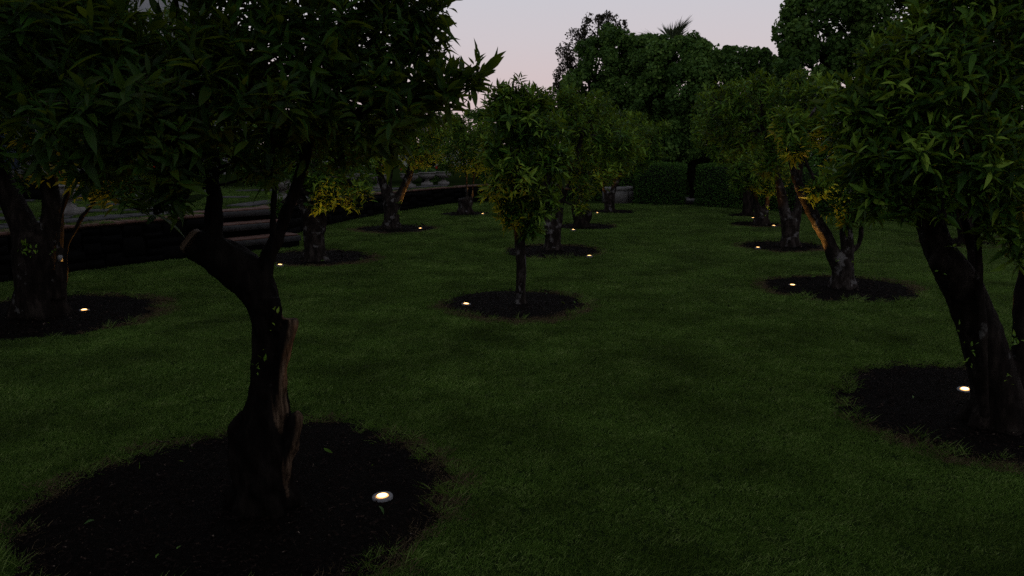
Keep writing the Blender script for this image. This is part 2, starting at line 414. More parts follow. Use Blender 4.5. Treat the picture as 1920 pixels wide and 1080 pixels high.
def crown_parts(root, lv, name, mat, hi, single=0):
    """the mass of leaves as one part; the leaves that show largest as parts of their own"""
    n = len(lv['B']); keep = np.ones(n, bool); pick = []
    if single:
        mid = lv['B'] + lv['D'] * lv['L'][:, None] * .5
        x, y, d = proj(mid)
        ok = (x > -20) & (x < 1940) & (y > -20) & (y < 1100) & (d > .3)
        cell = 22
        key = (np.floor(x / cell).astype(int) * 4000 + np.floor(y / cell).astype(int))
        order = np.argsort(d); seen = set(); vis = []
        for i in order:
            if ok[i] and key[i] not in seen:
                seen.add(key[i]); vis.append(i)
        vis = np.array(vis)
        view = unit(np.array([0, 0, CAM_H]) - mid[vis]); Nn = unit(lv['N'][vis])
        app = lv['L'][vis] / d[vis] * (.35 + np.abs((view * Nn).sum(1)))
        pick = vis[np.argsort(-app)[:single]]; keep[pick] = False
    V, T, k = leaf_geo(*[lv[a][keep] for a in ('B', 'D', 'N', 'L', 'W', 'curl', 'fold')], hi=hi)
    crown = link(name, mesh_np(name, V, T, mat, True, {'tint': np.repeat(lv['tint'][keep], k)}), root)
    crown['kind'] = 'stuff'
    D = unit(lv['D']); Nn = unit(lv['N'] - D * (lv['N'] * D).sum(1, keepdims=True)); S = np.cross(D, Nn)
    inv = parent_inv(crown)
    for i in pick:
        o = bpy.data.objects.new('leaf', LEAFM[min(9, int(lv['tint'][i] * 10))])
        sc.collection.objects.link(o); o.parent = crown; o.matrix_parent_inverse = inv
        s = lv['L'][i]
        mt = Matrix.Identity(4)
        for r_ in range(3):
            mt[r_][0], mt[r_][1], mt[r_][2], mt[r_][3] = S[i][r_] * s, D[i][r_] * s, Nn[i][r_] * s, lv['B'][i][r_]
        o.matrix_basis = mt
    return crown

def fuse(name, mb, voxel, mat, parent, amp, seed, zs=.4, wood=()):
    """melt overlapping stems into one skin, then roughen it"""
    tmp = bpy.data.objects.new('tmp', mb.mesh('tmp', None)); sc.collection.objects.link(tmp)
    md = tmp.modifiers.new('r', 'REMESH'); md.mode = 'VOXEL'; md.voxel_size = voxel
    sm = tmp.modifiers.new('s', 'SMOOTH'); sm.factor = .5; sm.iterations = 3
    dg = bpy.context.evaluated_depsgraph_get()
    me = bpy.data.meshes.new_from_object(tmp.evaluated_get(dg))
    old = tmp.data; bpy.data.objects.remove(tmp); bpy.data.meshes.remove(old)
    n = len(me.vertices); P = np.empty(n * 3, np.float32); me.vertices.foreach_get('co', P); P = P.reshape(-1, 3)
    Nn = np.empty(n * 3, np.float32); me.vertices.foreach_get('normal', Nn); Nn = Nn.reshape(-1, 3)
    d = Noise(16, 14, seed, (1, 1, zs))(P) * amp + Noise(40, 14, seed + 1, (1, 1, zs))(P) * amp * .75 + Noise(95, 12, seed + 2, (1, 1, zs * 1.5))(P) * amp * .4
    if len(wood): d = d * (1 + 1.1 * np.clip((.62 - P[:, 2]) * 4, 0, 1)) + Noise(130, 14, 5, (1, 1, .25))(P) * .0035
    me.vertices.foreach_set('co', (P + Nn * d[:, None]).astype(np.float32).ravel())
    me.polygons.foreach_set('use_smooth', np.ones(len(me.polygons), bool))
    if len(wood):                           # where the bark is gone: near a stub's own line, on its open side, ragged at the rim
        mk = np.zeros(n)
        for wl in wood:
            dd = np.linalg.norm(P[:, None, :] - wl[None, :, :3], axis=2); j = dd.argmin(1); f = dd[np.arange(n), j] / wl[j, 3]
            mk = np.maximum(mk, np.clip((1.12 - f) * 6, 0, 1) * np.clip((Nn[:, 0] + .15 * Nn[:, 2] - .15 + .45 * Noise(30, 12, 3, (1, 1, .2))(P)) * 3, 0, 1))
        at_ = me.attributes.new('wood', 'FLOAT', 'POINT'); at_.data.foreach_set('value', mk.astype(np.float32))
    me.update(); me.materials.clear(); me.materials.append(mat); me.name = name
    return link(name, me, parent)


# ------------------------------------------------------------------ the setting
def xy(p): return np.array([p[0], p[1]])
def structure(o): o['kind'] = 'structure'; return o
WL = [G(-420, 578), G(-160, 548), G(0, 530), G(125, 512), G(340, 485), np.array([-4.36, 11.62, 0])]     # foot of the terrace wall, near run
ST0, ST1 = np.array([-4.27, 11.58]), np.array([-3.36, 12.60])                                            # lowest step, its front edge
su = (ST1 - ST0) / np.linalg.norm(ST1 - ST0); sn = np.array([su[1], -su[0]])                             # along, outward
TREAD = .33
S3 = [ST0 - sn * TREAD * 3, ST1 - sn * TREAD * 3]
WR = [np.array([*(S3[1] + su * .02), 0]), G(600, 426), G(740, 398), G(870, 380), np.array([.6, 24.6, 0]), np.array([2.0, 26.5, 0])]
NEAR_RUN = catmull(WL, 6); FAR_RUN = catmull(WR, 6)
def terr_z(y): return float(np.interp(y, [5, 11.3, 16, 22, 27], [.56, .60, .53, .46, .44]))
edge = [p[:2] for p in NEAR_RUN] + [ST0 - sn * TREAD * 3 - su * .02] + [p[:2] for p in FAR_RUN]
TERR = np.array([[-60, NEAR_RUN[0][1] - 2]] + [[NEAR_RUN[0][0] - 1.5, NEAR_RUN[0][1] - 2]] + [list(e) for e in edge] + [[3.0, 40], [-60, 60]])
def in_poly(P, poly):
    x, y = P[:, 0], P[:, 1]; c = np.zeros(len(P), bool); j = len(poly) - 1
    for i in range(len(poly)):
        xi, yi = poly[i]; xj, yj = poly[j]
        m_ = ((yi > y) != (yj > y)) & (x < (xj - xi) * (y - yi) / (yj - yi + 1e-12) + xi)
        c ^= m_; j = i
    return c
def sheet(name, mat, x0, x1, y0, y1, z, n=2):
    xs, ys = np.linspace(x0, x1, n), np.linspace(y0, y1, n)
    V = np.array([(x, y, z) for y in ys for x in xs])
    q = [(j * n + i, j * n + i + 1, (j + 1) * n + i + 1, (j + 1) * n + i) for j in range(n - 1) for i in range(n - 1)]
    return structure(link(name, mesh_np(name, V, np.array(q), mat)))
sheet('ground', M['ground'], -900, 900, -300, 1500, -.012)
sheet('lawn', M['lawn'], -9, 14, -3, 26, 0, 12)

from mathutils.geometry import tessellate_polygon
tv = [Vector((float(p[0]), float(p[1]), terr_z(p[1]))) for p in TERR]
tris = tessellate_polygon([tv])
terrace = structure(link('terrace', mesh_np('terrace', np.array([list(v) for v in tv]), np.array([list(t_) for t_ in tris]), M['lawn'])))

# ---- the dry stone retaining wall under the terrace: a core, each face stone, each coping tile
wall = thing('retaining_wall', NEAR_RUN[3], 'low dark rubble stone wall with terracotta coping holding up the terrace', 'wall')
core = MB(); stones = []; tiles = []; slabs = []
STONES = []
for k in range(8):
    mb = MB(); rough_box(mb, (0, 0, 0), (1, 1, 1), .06, .10); STONES.append(mb.mesh('stone', M['wallstone']))
TILES = []
for k in range(5):
    mb = MB(); rough_box(mb, (0, 0, 0), (1, 1, 1), .012, .10); TILES.append(mb.mesh('coping_tile', M['terracotta']))
SLABS = []
for k in range(6):
    mb = MB(); rough_box(mb, (0, 0, 0), (1, 1, 1), .03, .08); SLABS.append(mb.mesh('flagstone', M['slab']))
winv = parent_inv(wall)
def piece(name, me, c, size, u, parent, inv, tilt=0.0):
    o = bpy.data.objects.new(name, me); sc.collection.objects.link(o); o.parent = parent; o.matrix_parent_inverse = inv
    a = math.atan2(u[1], u[0])
    o.matrix_basis = Matrix.Translation([float(v) for v in c]) @ Matrix.Rotation(a + tilt, 4, 'Z') @ Matrix.Diagonal((*[float(v) for v in size], 1))
    return o
def run(pts, first):
    P = np.array([p[:2] for p in pts]); seg = np.linalg.norm(np.diff(P, axis=0), axis=1); S = np.concatenate([[0], np.cumsum(seg)])
    def pt(s):
        x = np.interp(s, S, P[:, 0]); y = np.interp(s, S, P[:, 1]); x2 = np.interp(min(s + .05, S[-1]), S, P[:, 0]); y2 = np.interp(min(s + .05, S[-1]), S, P[:, 1])
        x1 = np.interp(max(s - .05, 0), S, P[:, 0]); y1 = np.interp(max(s - .05, 0), S, P[:, 1])
        u = np.array([x2 - x1, y2 - y1]); u /= np.linalg.norm(u) + 1e-9
        return np.array([x, y]), u, np.array([u[1], -u[0]])
    # core
    n = len(P); V = []
    for i in range(n):
        p, u, nr = pt(S[i]); zt = terr_z(P[i][1]) - .055
        for off, z in ((-.05, -.02), (-.05, zt), (-.40, zt), (-.40, -.02)): V.append((*(p + nr * off), z))
    q = [(i * 4 + j, (i + 1) * 4 + j, (i + 1) * 4 + (j + 1) % 4, i * 4 + (j + 1) % 4) for i in range(n - 1) for j in range(4)]
    q += [(0, 1, 2, 3), (4 * n - 1, 4 * n - 2, 4 * n - 3, 4 * n - 4)]
    core.add(V, q=q)
    s = 0.0
    while s < S[-1]:
        ln = .27 + .1 * random.random()
        p, u, nr = pt(s + ln / 2); zt = terr_z(p[1])
        if s + ln <= S[-1] + .1:
            piece('coping_tile', random.choice(TILES), (*(p - nr * .13), zt - .026), (ln - .012, .32, .058), u, wall, winv, random.uniform(-.02, .02))
            if p[1] < 22: piece('flagstone', random.choice(SLABS), (*(p - nr * (.29 + .22)), zt + .004), (ln * 1.0 - .02, .36 + .08 * random.random(), .05), u, terrace, Matrix.Identity(4), random.uniform(-.04, .04))
        s += ln
    # rubble: short stacks of uneven stones, no through joints
    s = 0.0
    while s < S[-1] - .08:
        ln = random.uniform(.20, .40) * (1.0 if first else 1.45)
        p, u, nr = pt(min(s + ln / 2, S[-1])); top = terr_z(p[1]) - .058; k = random.choice((3, 3, 4, 4, 5) if first else (2, 3, 3, 4))
        hs_ = np.array([random.uniform(.6, 1.5) for _ in range(k)]); hs_ *= top / hs_.sum(); z = 0.0
        for hh in hs_:
            if 6.5 < p[1] < 24:
                l2 = ln * random.uniform(.86, 1.12); sh = random.uniform(-.03, .03)
                piece('stone', random.choice(STONES), (*(p - nr * (.058 - random.uniform(0, .04)) + u * sh), z + hh / 2), (l2 - .015, .16, hh * random.uniform(.84, .98)), u, wall, winv, random.uniform(-.10, .10))
            z += hh
        s += ln
run(NEAR_RUN, True); run(FAR_RUN, False)
core.obj('core', M['mortar'], wall)

# ---- steps from the lawn up to the terrace
steps = thing('garden_steps', (*((ST0 + ST1) / 2), 0), 'three stone steps with terracotta treads beside the rubble wall', 'steps')
ln = np.linalg.norm(ST1 - ST0)
for k in range(3):
    z1 = (.20, .40, terr_z(12.3) - .004)[k]; z0 = z1 - .2
    fr = ST0 - sn * TREAD * k
    c = (ST0 + ST1) / 2 - sn * (TREAD * k + TREAD / 2 + .02 + (0.25 if k == 2 else 0))
    fm = np.array([[su[0], su[1], 0], [-sn[0], -sn[1], 0], [0, 0, 1]])
    dep = TREAD + .06 + (.5 if k == 2 else 0)
    mb = MB(); rough_box(mb, (*(c - sn * .035), z1 - .155), (ln, dep, .10 + .0), .004, .0, fm); mb.obj('riser', M['wallstone'], steps)
    mb = MB(); rough_box(mb, (*c, z1 - .062), (ln + .04, dep, .085), .004, .012, fm); mb.obj('nosing', M['slab'], steps)
    nt_ = 5
    for j in range(nt_):
        cc = fr + su * ((j + .5) * ln / nt_) - sn * (.175)
        mb = MB(); rough_box(mb, (*cc, z1 - .008), (ln / nt_ - .010, .33, .022), .002, .006, fm); mb.obj('tread_tile', M['terracotta'], steps)

# ---- flagstones in the terrace grass
tz = .59
for row, y0 in enumerate((352, 366, 378, 392, 405)):
    px = -30 - 20 * row
    while px < 520 - row * 70:
        p = G(px, y0 - px * .020 + 8, tz)
        if in_poly(np.array([p[:2]]), TERR)[0] and p[1] < 20:
            wd = random.uniform(.3, .62)
            piece('flagstone', random.choice(SLABS), (p[0], p[1], terr_z(p[1]) + .006), (wd, .30 + .06 * random.random(), .045), (1, .18), terrace, Matrix.Identity(4), random.uniform(-.06, .06))
            px += (wd + random.uniform(.15, .5)) / mpp(p[1])
        else: px += 30

# ---- second wall higher on the terrace at the far left
uw = thing('upper_wall', at(-100, 356, 15.5), 'low terrace wall with terracotta top behind the leftmost tree', 'wall')
a0, a1 = at(-380, 352, 15.0), at(175, 352, 15.8); a0[2] = a1[2] = 0
uu = unit((a1 - a0)[None])[0]; zt = at(30, 331, 15.3)[2]; zb = terr_z(15)
fm = np.array([[uu[0], uu[1], 0], [-uu[1], uu[0], 0], [0, 0, 1]]); lw = np.linalg.norm(a1 - a0); cc = (a0 + a1) / 2
mb = MB(); rough_box(mb, (cc[0], cc[1], (zt + zb) / 2 - .05), (lw, .4, zt - zb), .0, .0, fm); mb.obj('core', M['mortar'], uw)
inv = parent_inv(uw)
s = 0
while s < lw:
    l_ = random.uniform(.3, .42); p = a0 + uu * (s + l_ / 2)
    piece('coping_tile', random.choice(TILES), (p[0], p[1], zt - .02), (l_ - .015, .46, .06), uu, uw, inv); s += l_
for r_ in range(2):
    s = .1 * r_; hh = (zt - .05 - zb) / 2
    while s < lw:
        l_ = random.uniform(.25, .45); p = a0 + uu * (s + l_ / 2)
        piece('stone', random.choice(STONES), (p[0] + uu[1] * .19, p[1] - uu[0] * .19, zb + hh * (r_ + .5)), (l_ - .02, .14, hh * .94), uu, uw, inv); s += l_
# the ground behind that wall is level with its top
V = np.array([(a0[0] - 30, a0[1] + .1, zt - .06), (a1[0], a1[1] + .1, zt - .06), (a1[0] - 3, a1[1] + 16, zt - .06), (a0[0] - 30, a0[1] + 16, zt - .06)])
structure(link('upper_terrace', mesh_np('upper_terrace', V, np.array([(0, 1, 2, 3)]), M['lawn'])))

# ---- gravel path behind the gap in the hedge
V = np.array([G(1262, 379), G(1312, 380), G(1330, 358), G(1275, 358)]); V[:, 2] = .012
structure(link('gravel_path', mesh_np('gravel_path', V, np.array([(0, 1, 2, 3)]), M['gravel'])))

# ------------------------------------------------------------------ mulch beds
BEDS = [  # name of the tree, centre, radius
    ('T1', (470, 930), .93), ('T2', (80, 592), 1.04), ('T3', (592, 484), .82), ('T4', (742, 430), .74), ('T5', (872, 401.5), .57),
    ('T6', (966, 571), .735), ('T7', (1037, 472), .74), ('T8', (1098, 425.5), .60), ('T9', (1150, 397.5), .57), ('T10', (1418, 421.5), .52),
    ('T11', (1398, 404.5), .42), ('T12', (1467, 463), .66), ('T13', (1572, 541), .84), ('T14', (1905, 772), 1.03), ('T15', (1800, 457), .60)]
LAMPS = {'T1': (717, 932), 'T2': (158, 582), 'T3': (525, 497), 'T4': (788, 428.5), 'T6': (874, 570.5), 'T7': (1105, 480), 'T8': (1075, 431), 'T10': (1451, 423.5), 'T11': (1412, 408.5),
         'T12': (1421, 464.5), 'T13': (1486, 535), 'T14': (1809, 731), 'T5': (905, 401), 'T9': (1120, 399.5)}
BEDF = {}
for i, (nm, c, r_) in enumerate(BEDS):
    g = np.random.default_rng(100 + i); ph = g.uniform(0, 6.28, 9); am = g.uniform(.3, 1, 9) * np.array([.5, .6, .5, .35, .3, .3, .22, .2, .18])
    BEDF[nm] = (G(*c)[:2], r_, ph, am)
def bed_rad(nm, th):
    c, r_, ph, am = BEDF[nm]
    o = np.zeros_like(th)
    for k in range(9): o += am[k] * np.sin((k + 2 + (k > 4) * k) * th + ph[k])
    return r_ * (1 + .055 * o)
def bed_dist(P):                            # how far outside the nearest bed edge (metres, negative inside)
    best = np.full(len(P), 9.)
    for nm in BEDF:
        d = P[:, :2] - BEDF[nm][0]; r_ = np.linalg.norm(d, axis=1)
        best = np.minimum(best, r_ - bed_rad(nm, np.arctan2(d[:, 1], d[:, 0])))
    return best
BEDLAB = {
    'T1': 'wide dark mulch bed around the nearest tree with the bent trunk', 'T2': 'dark mulch bed under the thick tree at the left edge',
    'T3': 'mulch bed in front of the stone steps', 'T4': 'mulch bed beside the wall, under the forked tree near the urns',
    'T5': 'small mulch bed around the sawn stump with two thin shoots', 'T6': 'round mulch bed of the slim tree in the middle of the lawn',
    'T7': 'mulch bed just behind the slim middle tree', 'T8': 'mulch bed around the trunk with a round burl',
    'T9': 'farthest mulch bed, in front of the grey stone blocks', 'T10': 'mulch bed of the small forked tree near the hedge gap',
    'T11': 'small shaded mulch bed at the foot of the clipped hedge', 'T12': 'mulch bed of the stout blotchy forked tree at right',
    'T13': 'round mulch bed of the tree with the orange lit limb', 'T14': 'wide mulch bed of the big leaning tree at the right edge',
    'T15': 'mulch strip far right, seen behind the leaning trunk'}
def chip_mesh():
    V = []; T = []
    return V
for i, (nm, c, r_) in enumerate(BEDS):
    g = np.random.default_rng(300 + i); C = BEDF[nm][0]
    bed = thing('mulch_bed', (*C, 0), BEDLAB[nm], 'mulch bed', 'mulch beds under the trees')
    na, nr = 72, 9; th = np.arange(na) * 2 * math.pi / na; rb = bed_rad(nm, th); V = []
    for k in range(nr + 1):
        f = 1 - k / nr
        for a, rr in zip(th, rb): V.append((C[0] + math.cos(a) * rr * f, C[1] + math.sin(a) * rr * f, 0))
    V = np.array(V); f = np.repeat(1 - np.arange(nr + 1) / nr, na)
    V[:, 2] = .004 + np.clip((1 - f) * 5, 0, 1) * (.012 + .012 * np.abs(Noise(9, 10, i)(V)) + .006 * np.abs(Noise(30, 10, i + 50)(V)))
    q = [(k * na + j, k * na + (j + 1) % na, (k + 1) * na + (j + 1) % na, (k + 1) * na + j) for k in range(nr) for j in range(na)]
    link('soil', mesh_np('soil', V, np.array(q), M['soil'], True), bed)
    # loose bark chips and crumbs lying on the soil
    near = C[1]; n = int(np.interp(near, [3, 8, 20], [9500, 2200, 320]) * (r_ / .9) ** 2)
    a = g.uniform(0, 6.28, n); rr = np.sqrt(g.random(n)) * bed_rad(nm, a) * 1.02
    P = np.stack([C[0] + np.cos(a) * rr, C[1] + np.sin(a) * rr, np.full(n, .03) + g.random(n) * .012], 1)
    kp = np.min([np.linalg.norm(P[:, :2] - G(*q_, .024)[:2], axis=1) for q_ in LAMPS.values()], axis=0) > .075; P = P[kp]; n = len(P)
    s = g.lognormal(-5.35, .5, n) * np.interp(near, [3, 8, 20], [1., 1.5, 3.2])
    D = unit(g.normal(0, 1, (n, 3)) * np.array([1, 1, .3])); Nn = unit(np.array([0, 0, 1.]) + g.normal(0, .45, (n, 3)))
    S_ = np.cross(D, Nn)
    Vc = np.stack([P + D * s[:, None] * e0 + S_ * (s * .38)[:, None] * e1 + Nn * (s * .25)[:, None] * e2 for e0, e1, e2 in
                   ((-1, -1, 0), (1, -.8, 0), (.9, 1, 0), (-1.1, .9, 0), (0, 0, 1))], 1).reshape(-1, 3)
    T = (np.arange(n)[:, None, None] * 5 + np.array([(0, 1, 4), (1, 2, 4), (2, 3, 4), (3, 0, 4)])[None]).reshape(-1, 3)
    o = link('bark_chips', mesh_np('bark_chips', Vc, T, M['chip']), bed); o['kind'] = 'stuff'

# ------------------------------------------------------------------ orange trees
# stems: photo column, photo row, width in photo pixels (at the tree's distance), metres nearer(-)/farther(+)
TREES = {
 'T1': dict(base=(497, 955), label='nearest orange tree, bent almost black trunk forking low with sawn stubs', leaf=.100, dens=135, single=300, young=.30, rs=1.0, bark='bark_dark', voxel=.007, amp=.011,  # low leaf tone paints shade into this crown
    stems=[[(497, 975, 128, 0), (497, 920, 114, 0), (496, 860, 104, 0), (498, 790, 90, 0), (500, 720, 72, 0), (500, 650, 58, 0), (499, 600, 58, 0), (491, 560, 68, 0), (466, 524, 80, 0), (428, 492, 80, -.02), (392, 470, 66, -.04), (364, 455, 54, -.05)],
           [(408, 485, 46, -.03), (402, 440, 36, -.02), (404, 390, 30, 0), (400, 335, 29, .02), (398, 280, 25, .05), (380, 200, 20, .05)],
           [(484, 545, 36, 0), (510, 470, 27, .02), (532, 420, 25, .04), (548, 370, 26, .06), (572, 300, 22, .08), (590, 220, 18, .1)],
           [(492, 560, 34, -.03), (505, 500, 18, -.03), (512, 430, 14, -.02), (516, 350, 12, 0), (514, 270, 10, 0)],
           [(466, 900, 60, -.02), (452, 850, 42, -.02), (446, 815, 30, -.02), (447, 785, 22, -.02), (456, 768, 10, -.01)], [(452, 900, 30, -.05), (443, 860, 22, -.05), (438, 835, 12, -.04)],
           [(508, 560, 40, -.04), (514, 585, 36, -.05), (512, 620, 28, -.04)]],
    wood=[[(512, 850, 30, -.03), (520, 780, 34, -.035), (523, 730, 32, -.04), (527, 680, 32, -.045), (536, 640, 31, -.045), (543, 608, 33, -.035), (544, 596, 34, -.03)],
          [(532, 950, 22, -.03), (533, 900, 26, -.04), (540, 860, 26, -.04), (546, 830, 28, -.04), (551, 800, 32, -.04), (553, 785, 28, -.04), (550, 772, 18, -.03)]],
    face=(358, 452, 58, -.05, (-.82, .16, .54)),
    lobes=[(50, 90, -.25, 170), (210, 170, -.3, 140), (390, 170, -.05, 140), (545, 90, .1, 165), (680, 70, .2, 120), (790, 30, .2, 58), (780, 95, .2, 56), (755, 175, .2, 66), (690, 200, .1, 90), (470, 185, -.1, 120), (600, 205, .15, 95),
           (300, 250, -.25, 80), (340, 310, -.1, 46), (120, 210, -.3, 110), (830, 175, .1, 40), (880, 150, .1, 26), (-80, 120, -.2, 160), (560, -130, .1, 220), (60, -130, 0, 180), (720, -110, .2, 150), (300, -190, .1, 170), (310, 345, -.15, 34), (700, 255, .1, 40), (560, 290, .1, 34), (232, 300, -.3, 20), (338, 362, -.15, 18), (300, 386, -.15, 14), (500, 320, -.1, 13), (450, 300, -.1, 15), (640, 300, .1, 16), (160, 320, -.3, 13), (730, 285, .15, 13)]),
 'T2': dict(base=(75, 592), label='thick orange tree at the left edge with two dark limbs', leaf=.108, dens=74, single=300, young=.5, bark='bark_mid', voxel=.014, amp=.008,  # leaf colour darkened here too, in place of shade
    stems=[[(75, 600, 98, 0), (76, 560, 88, 0), (74, 510, 86, 0), (66, 462, 82, 0), (45, 425, 52, 0), (20, 370, 42, 0), (-8, 310, 34, 0), (-30, 240, 26, 0)],
           [(84, 500, 60, 0), (95, 440, 46, .02), (98, 390, 36, .03), (92, 330, 28, .03), (110, 250, 22, 0)],
           [(108, 560, 22, -.1), (112, 500, 11, -.12), (110, 440, 9, -.12), (117, 395, 8, -.1), (130, 355, 8, -.1), (150, 300, 6, -.1)],
           [(116, 560, 14, -.08), (124, 500, 8, -.1), (125, 465, 8, -.1), (140, 435, 8, -.1), (153, 408, 9, -.1), (172, 385, 7, -.1), (195, 340, 5, -.1)]],
    lobes=[(30, 120, 0, 170), (170, 130, 0, 140), (240, 220, -.1, 100), (110, 255, -.2, 100), (-80, 190, 0, 170), (210, 305, -.2, 62), (270, 340, -.2, 44), (20, 270, -.1, 60), (-150, 90, .2, 170), (300, 120, .1, 110), (300, 365, -.3, 34), (215, 368, -.25, 30), (260, 380, -.3, 26), (170, 335, -.2, 40), (330, 390, -.35, 18), (60, 325, -.1, 36), (320, 330, -.2, 34)]),
 'T3': dict(base=(590, 492), label='orange tree in front of the stone steps with yellow lit leaves', leaf=.116, dens=70, single=0, bark='bark', voxel=.018, amp=.009,
    stems=[[(590, 497, 46, 0), (590, 470, 40, 0), (588, 440, 40, 0), (586, 410, 40, 0), (570, 385, 24, 0), (555, 350, 18, 0)], [(594, 430, 34, 0), (606, 385, 22, 0), (625, 330, 16, 0)], [(590, 430, 30, .1), (592, 370, 20, .1), (590, 300, 14, .1)]],
    lobes=[(600, 270, 0, 80), (655, 290, 0, 60), (555, 320, 0, 48), (640, 358, -.25, 34), (680, 362, -.3, 24), (655, 380, -.3, 16), (610, 345, -.2, 32), (520, 280, .1, 60), (600, 378, -.25, 18), (520, 385, -.2, 18)]),
 'T4': dict(base=(735, 430), label='forked orange tree by the terrace wall near the stone urns', leaf=.116, dens=67, single=0, bark='bark', voxel=.022, amp=.010,
    stems=[[(735, 434, 34, 0), (735, 415, 30, 0), (735, 395, 30, 0), (733, 378, 30, 0), (722, 355, 17, 0), (712, 325, 13, 0), (705, 290, 10, 0)], [(742, 385, 22, 0), (752, 362, 16, 0), (764, 335, 14, 0), (775, 300, 11, 0)], [(735, 378, 8, 0), (733, 340, 6, 0), (740, 300, 5, 0)]],
    lobes=[(740, 235, 0, 70), (690, 250, 0, 56), (795, 240, 0, 52), (750, 285, -.2, 42), (705, 300, -.2, 30), (800, 290, -.1, 30), (660, 300, 0, 28)]),
 'T5': dict(base=(872, 402), label='small orange tree growing as two thin shoots from a sawn stump', leaf=.116, dens=67, single=0, bark='bark', voxel=.024, amp=.010,
    stems=[[(872, 405, 28, 0), (872, 390, 25, 0), (871, 372, 25, 0)], [(876, 380, 8, -.03), (875, 350, 5, -.03), (874, 325, 5, -.03), (870, 290, 4, 0)], [(883, 385, 8, 0), (886, 355, 5, 0), (889, 328, 5, 0), (895, 290, 4, 0)]],
    lobes=[(868, 275, 0, 44), (905, 265, 0, 44), (845, 305, 0, 30), (885, 310, -.1, 32), (860, 235, 0, 32), (915, 305, 0, 26)]),
 'T6': dict(base=(976, 572), label='slim young orange tree standing alone in the middle of the lawn', leaf=.112, dens=120, single=260, bark='bark', voxel=.012, amp=.005,
    stems=[[(976, 578, 23, 0), (976, 545, 20, 0), (977, 500, 21, 0), (974, 450, 21, 0), (972, 410, 20, 0), (970, 350, 16, 0), (972, 290, 12, 0), (975, 220, 8, 0)], [(975, 455, 14, 0), (985, 430, 11, 0), (1000, 390, 8, 0), (1015, 330, 6, 0)], [(974, 440, 13, 0), (963, 420, 9, 0), (950, 380, 7, 0), (940, 320, 5, 0)]],
    lobes=[(955, 225, 0, 58), (1000, 240, 0, 64), (930, 285, -.1, 42), (1010, 320, 0, 58), (960, 340, -.2, 52), (985, 395, -.1, 34), (1040, 290, 0, 34), (930, 360, -.1, 26), (1030, 380, 0, 28), (935, 190, 0, 26), (970, 172, 0, 20), (1000, 190, 0, 30), (945, 400, -.1, 18), (985, 425, -.1, 22), (962, 415, -.1, 16), (1002, 432, -.05, 12)]),
 'T7': dict(base=(1037, 471), label='orange tree with a V shaped trunk just behind the slim middle tree', leaf=.116, dens=70, single=0, bark='bark', voxel=.017, amp=.010,
    stems=[[(1037, 476, 33, 0), (1037, 455, 30, 0), (1036, 432, 30, 0), (1027, 408, 18, 0), (1025, 370, 14, 0), (1018, 320, 11, 0)], [(1040, 446, 26, 0), (1047, 412, 16, 0), (1052, 380, 14, 0), (1066, 330, 12, 0), (1080, 295, 10, 0), (1092, 250, 8, 0)]],
    lobes=[(1040, 225, .1, 62), (1090, 245, 0, 66), (1140, 265, 0, 52), (1075, 320, -.2, 34), (1100, 360, -.2, 24), (1120, 330, -.2, 34), (1060, 195, .1, 34), (1120, 205, 0, 34), (1085, 390, -.2, 14), (1175, 285, 0, 30)]),
 'T8': dict(base=(1090, 428), label='orange tree with a round burl swelling on its trunk', leaf=.116, dens=64, single=0, bark='bark_mid', voxel=.022, amp=.010,
    stems=[[(1090, 432, 30, 0), (1090, 415, 26, 0), (1091, 398, 24, 0), (1091, 375, 17, 0), (1090, 345, 13, 0), (1085, 310, 11, 0)], [(1083, 415, 14, 0), (1077, 395, 12, 0), (1075, 375, 6, 0), (1073, 345, 5, 0)], [(1098, 412, 20, 0), (1101, 399, 19, 0), (1098, 388, 10, 0)]],
    lobes=[(1120, 240, 0, 52), (1165, 250, 0, 46), (1080, 275, 0, 40), (1130, 300, -.1, 40), (1160, 300, 0, 32), (1075, 330, 0, 24)]),
 'T9': dict(base=(1143, 399), label='farthest orange tree, limb lit orange, in front of grey blocks', leaf=.116, dens=62, single=0, bark='bark', voxel=.026, amp=.010,
    stems=[[(1143, 402, 21, 0), (1143, 390, 18, 0), (1144, 375, 18, 0), (1149, 358, 11, 0), (1154, 340, 9, 0), (1158, 325, 7, 0), (1160, 290, 5, 0)], [(1139, 385, 12, 0), (1135, 365, 8, 0), (1130, 345, 5, 0), (1128, 310, 4, 0)], [(1151, 350, 5, 0), (1160, 342, 4, 0), (1162, 325, 4, 0)]],
    lobes=[(1160, 285, 0, 44), (1205, 265, 0, 40), (1130, 310, 0, 34), (1185, 310, 0, 34), (1225, 290, .1, 28), (1240, 245, .2, 22), (1195, 230, 0, 28)]),
 'T10': dict(base=(1427, 423), label='small forked orange tree near the clipped hedge at right', leaf=.116, dens=70, single=0, bark='bark', voxel=.022, amp=.010,
    stems=[[(1427, 427, 30, 0), (1427, 415, 26, 0), (1426, 402, 26, 0), (1419, 385, 13, 0), (1414, 360, 10, 0), (1405, 325, 7, 0)], [(1431, 410, 18, 0), (1436, 390, 13, 0), (1440, 365, 10, 0), (1445, 330, 7, 0)]],
    lobes=[(1425, 315, 0, 42), (1388, 322, 0, 28), (1455, 325, 0, 32), (1385, 350, -.1, 18), (1410, 350, -.1, 22), (1450, 358, -.1, 20)]),
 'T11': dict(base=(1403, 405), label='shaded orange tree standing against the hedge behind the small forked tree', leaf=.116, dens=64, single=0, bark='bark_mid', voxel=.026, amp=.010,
    stems=[[(1401, 408, 20, 0), (1400, 392, 16, 0), (1399, 370, 12, 0), (1396, 345, 10, 0), (1385, 310, 7, 0)], [(1406, 395, 12, 0), (1410, 370, 8, 0), (1408, 330, 6, 0)]],
    lobes=[(1340, 265, 0, 40), (1318, 245, 0, 28), (1388, 275, 0, 44), (1350, 295, -.1, 22), (1420, 270, 0, 38)]),
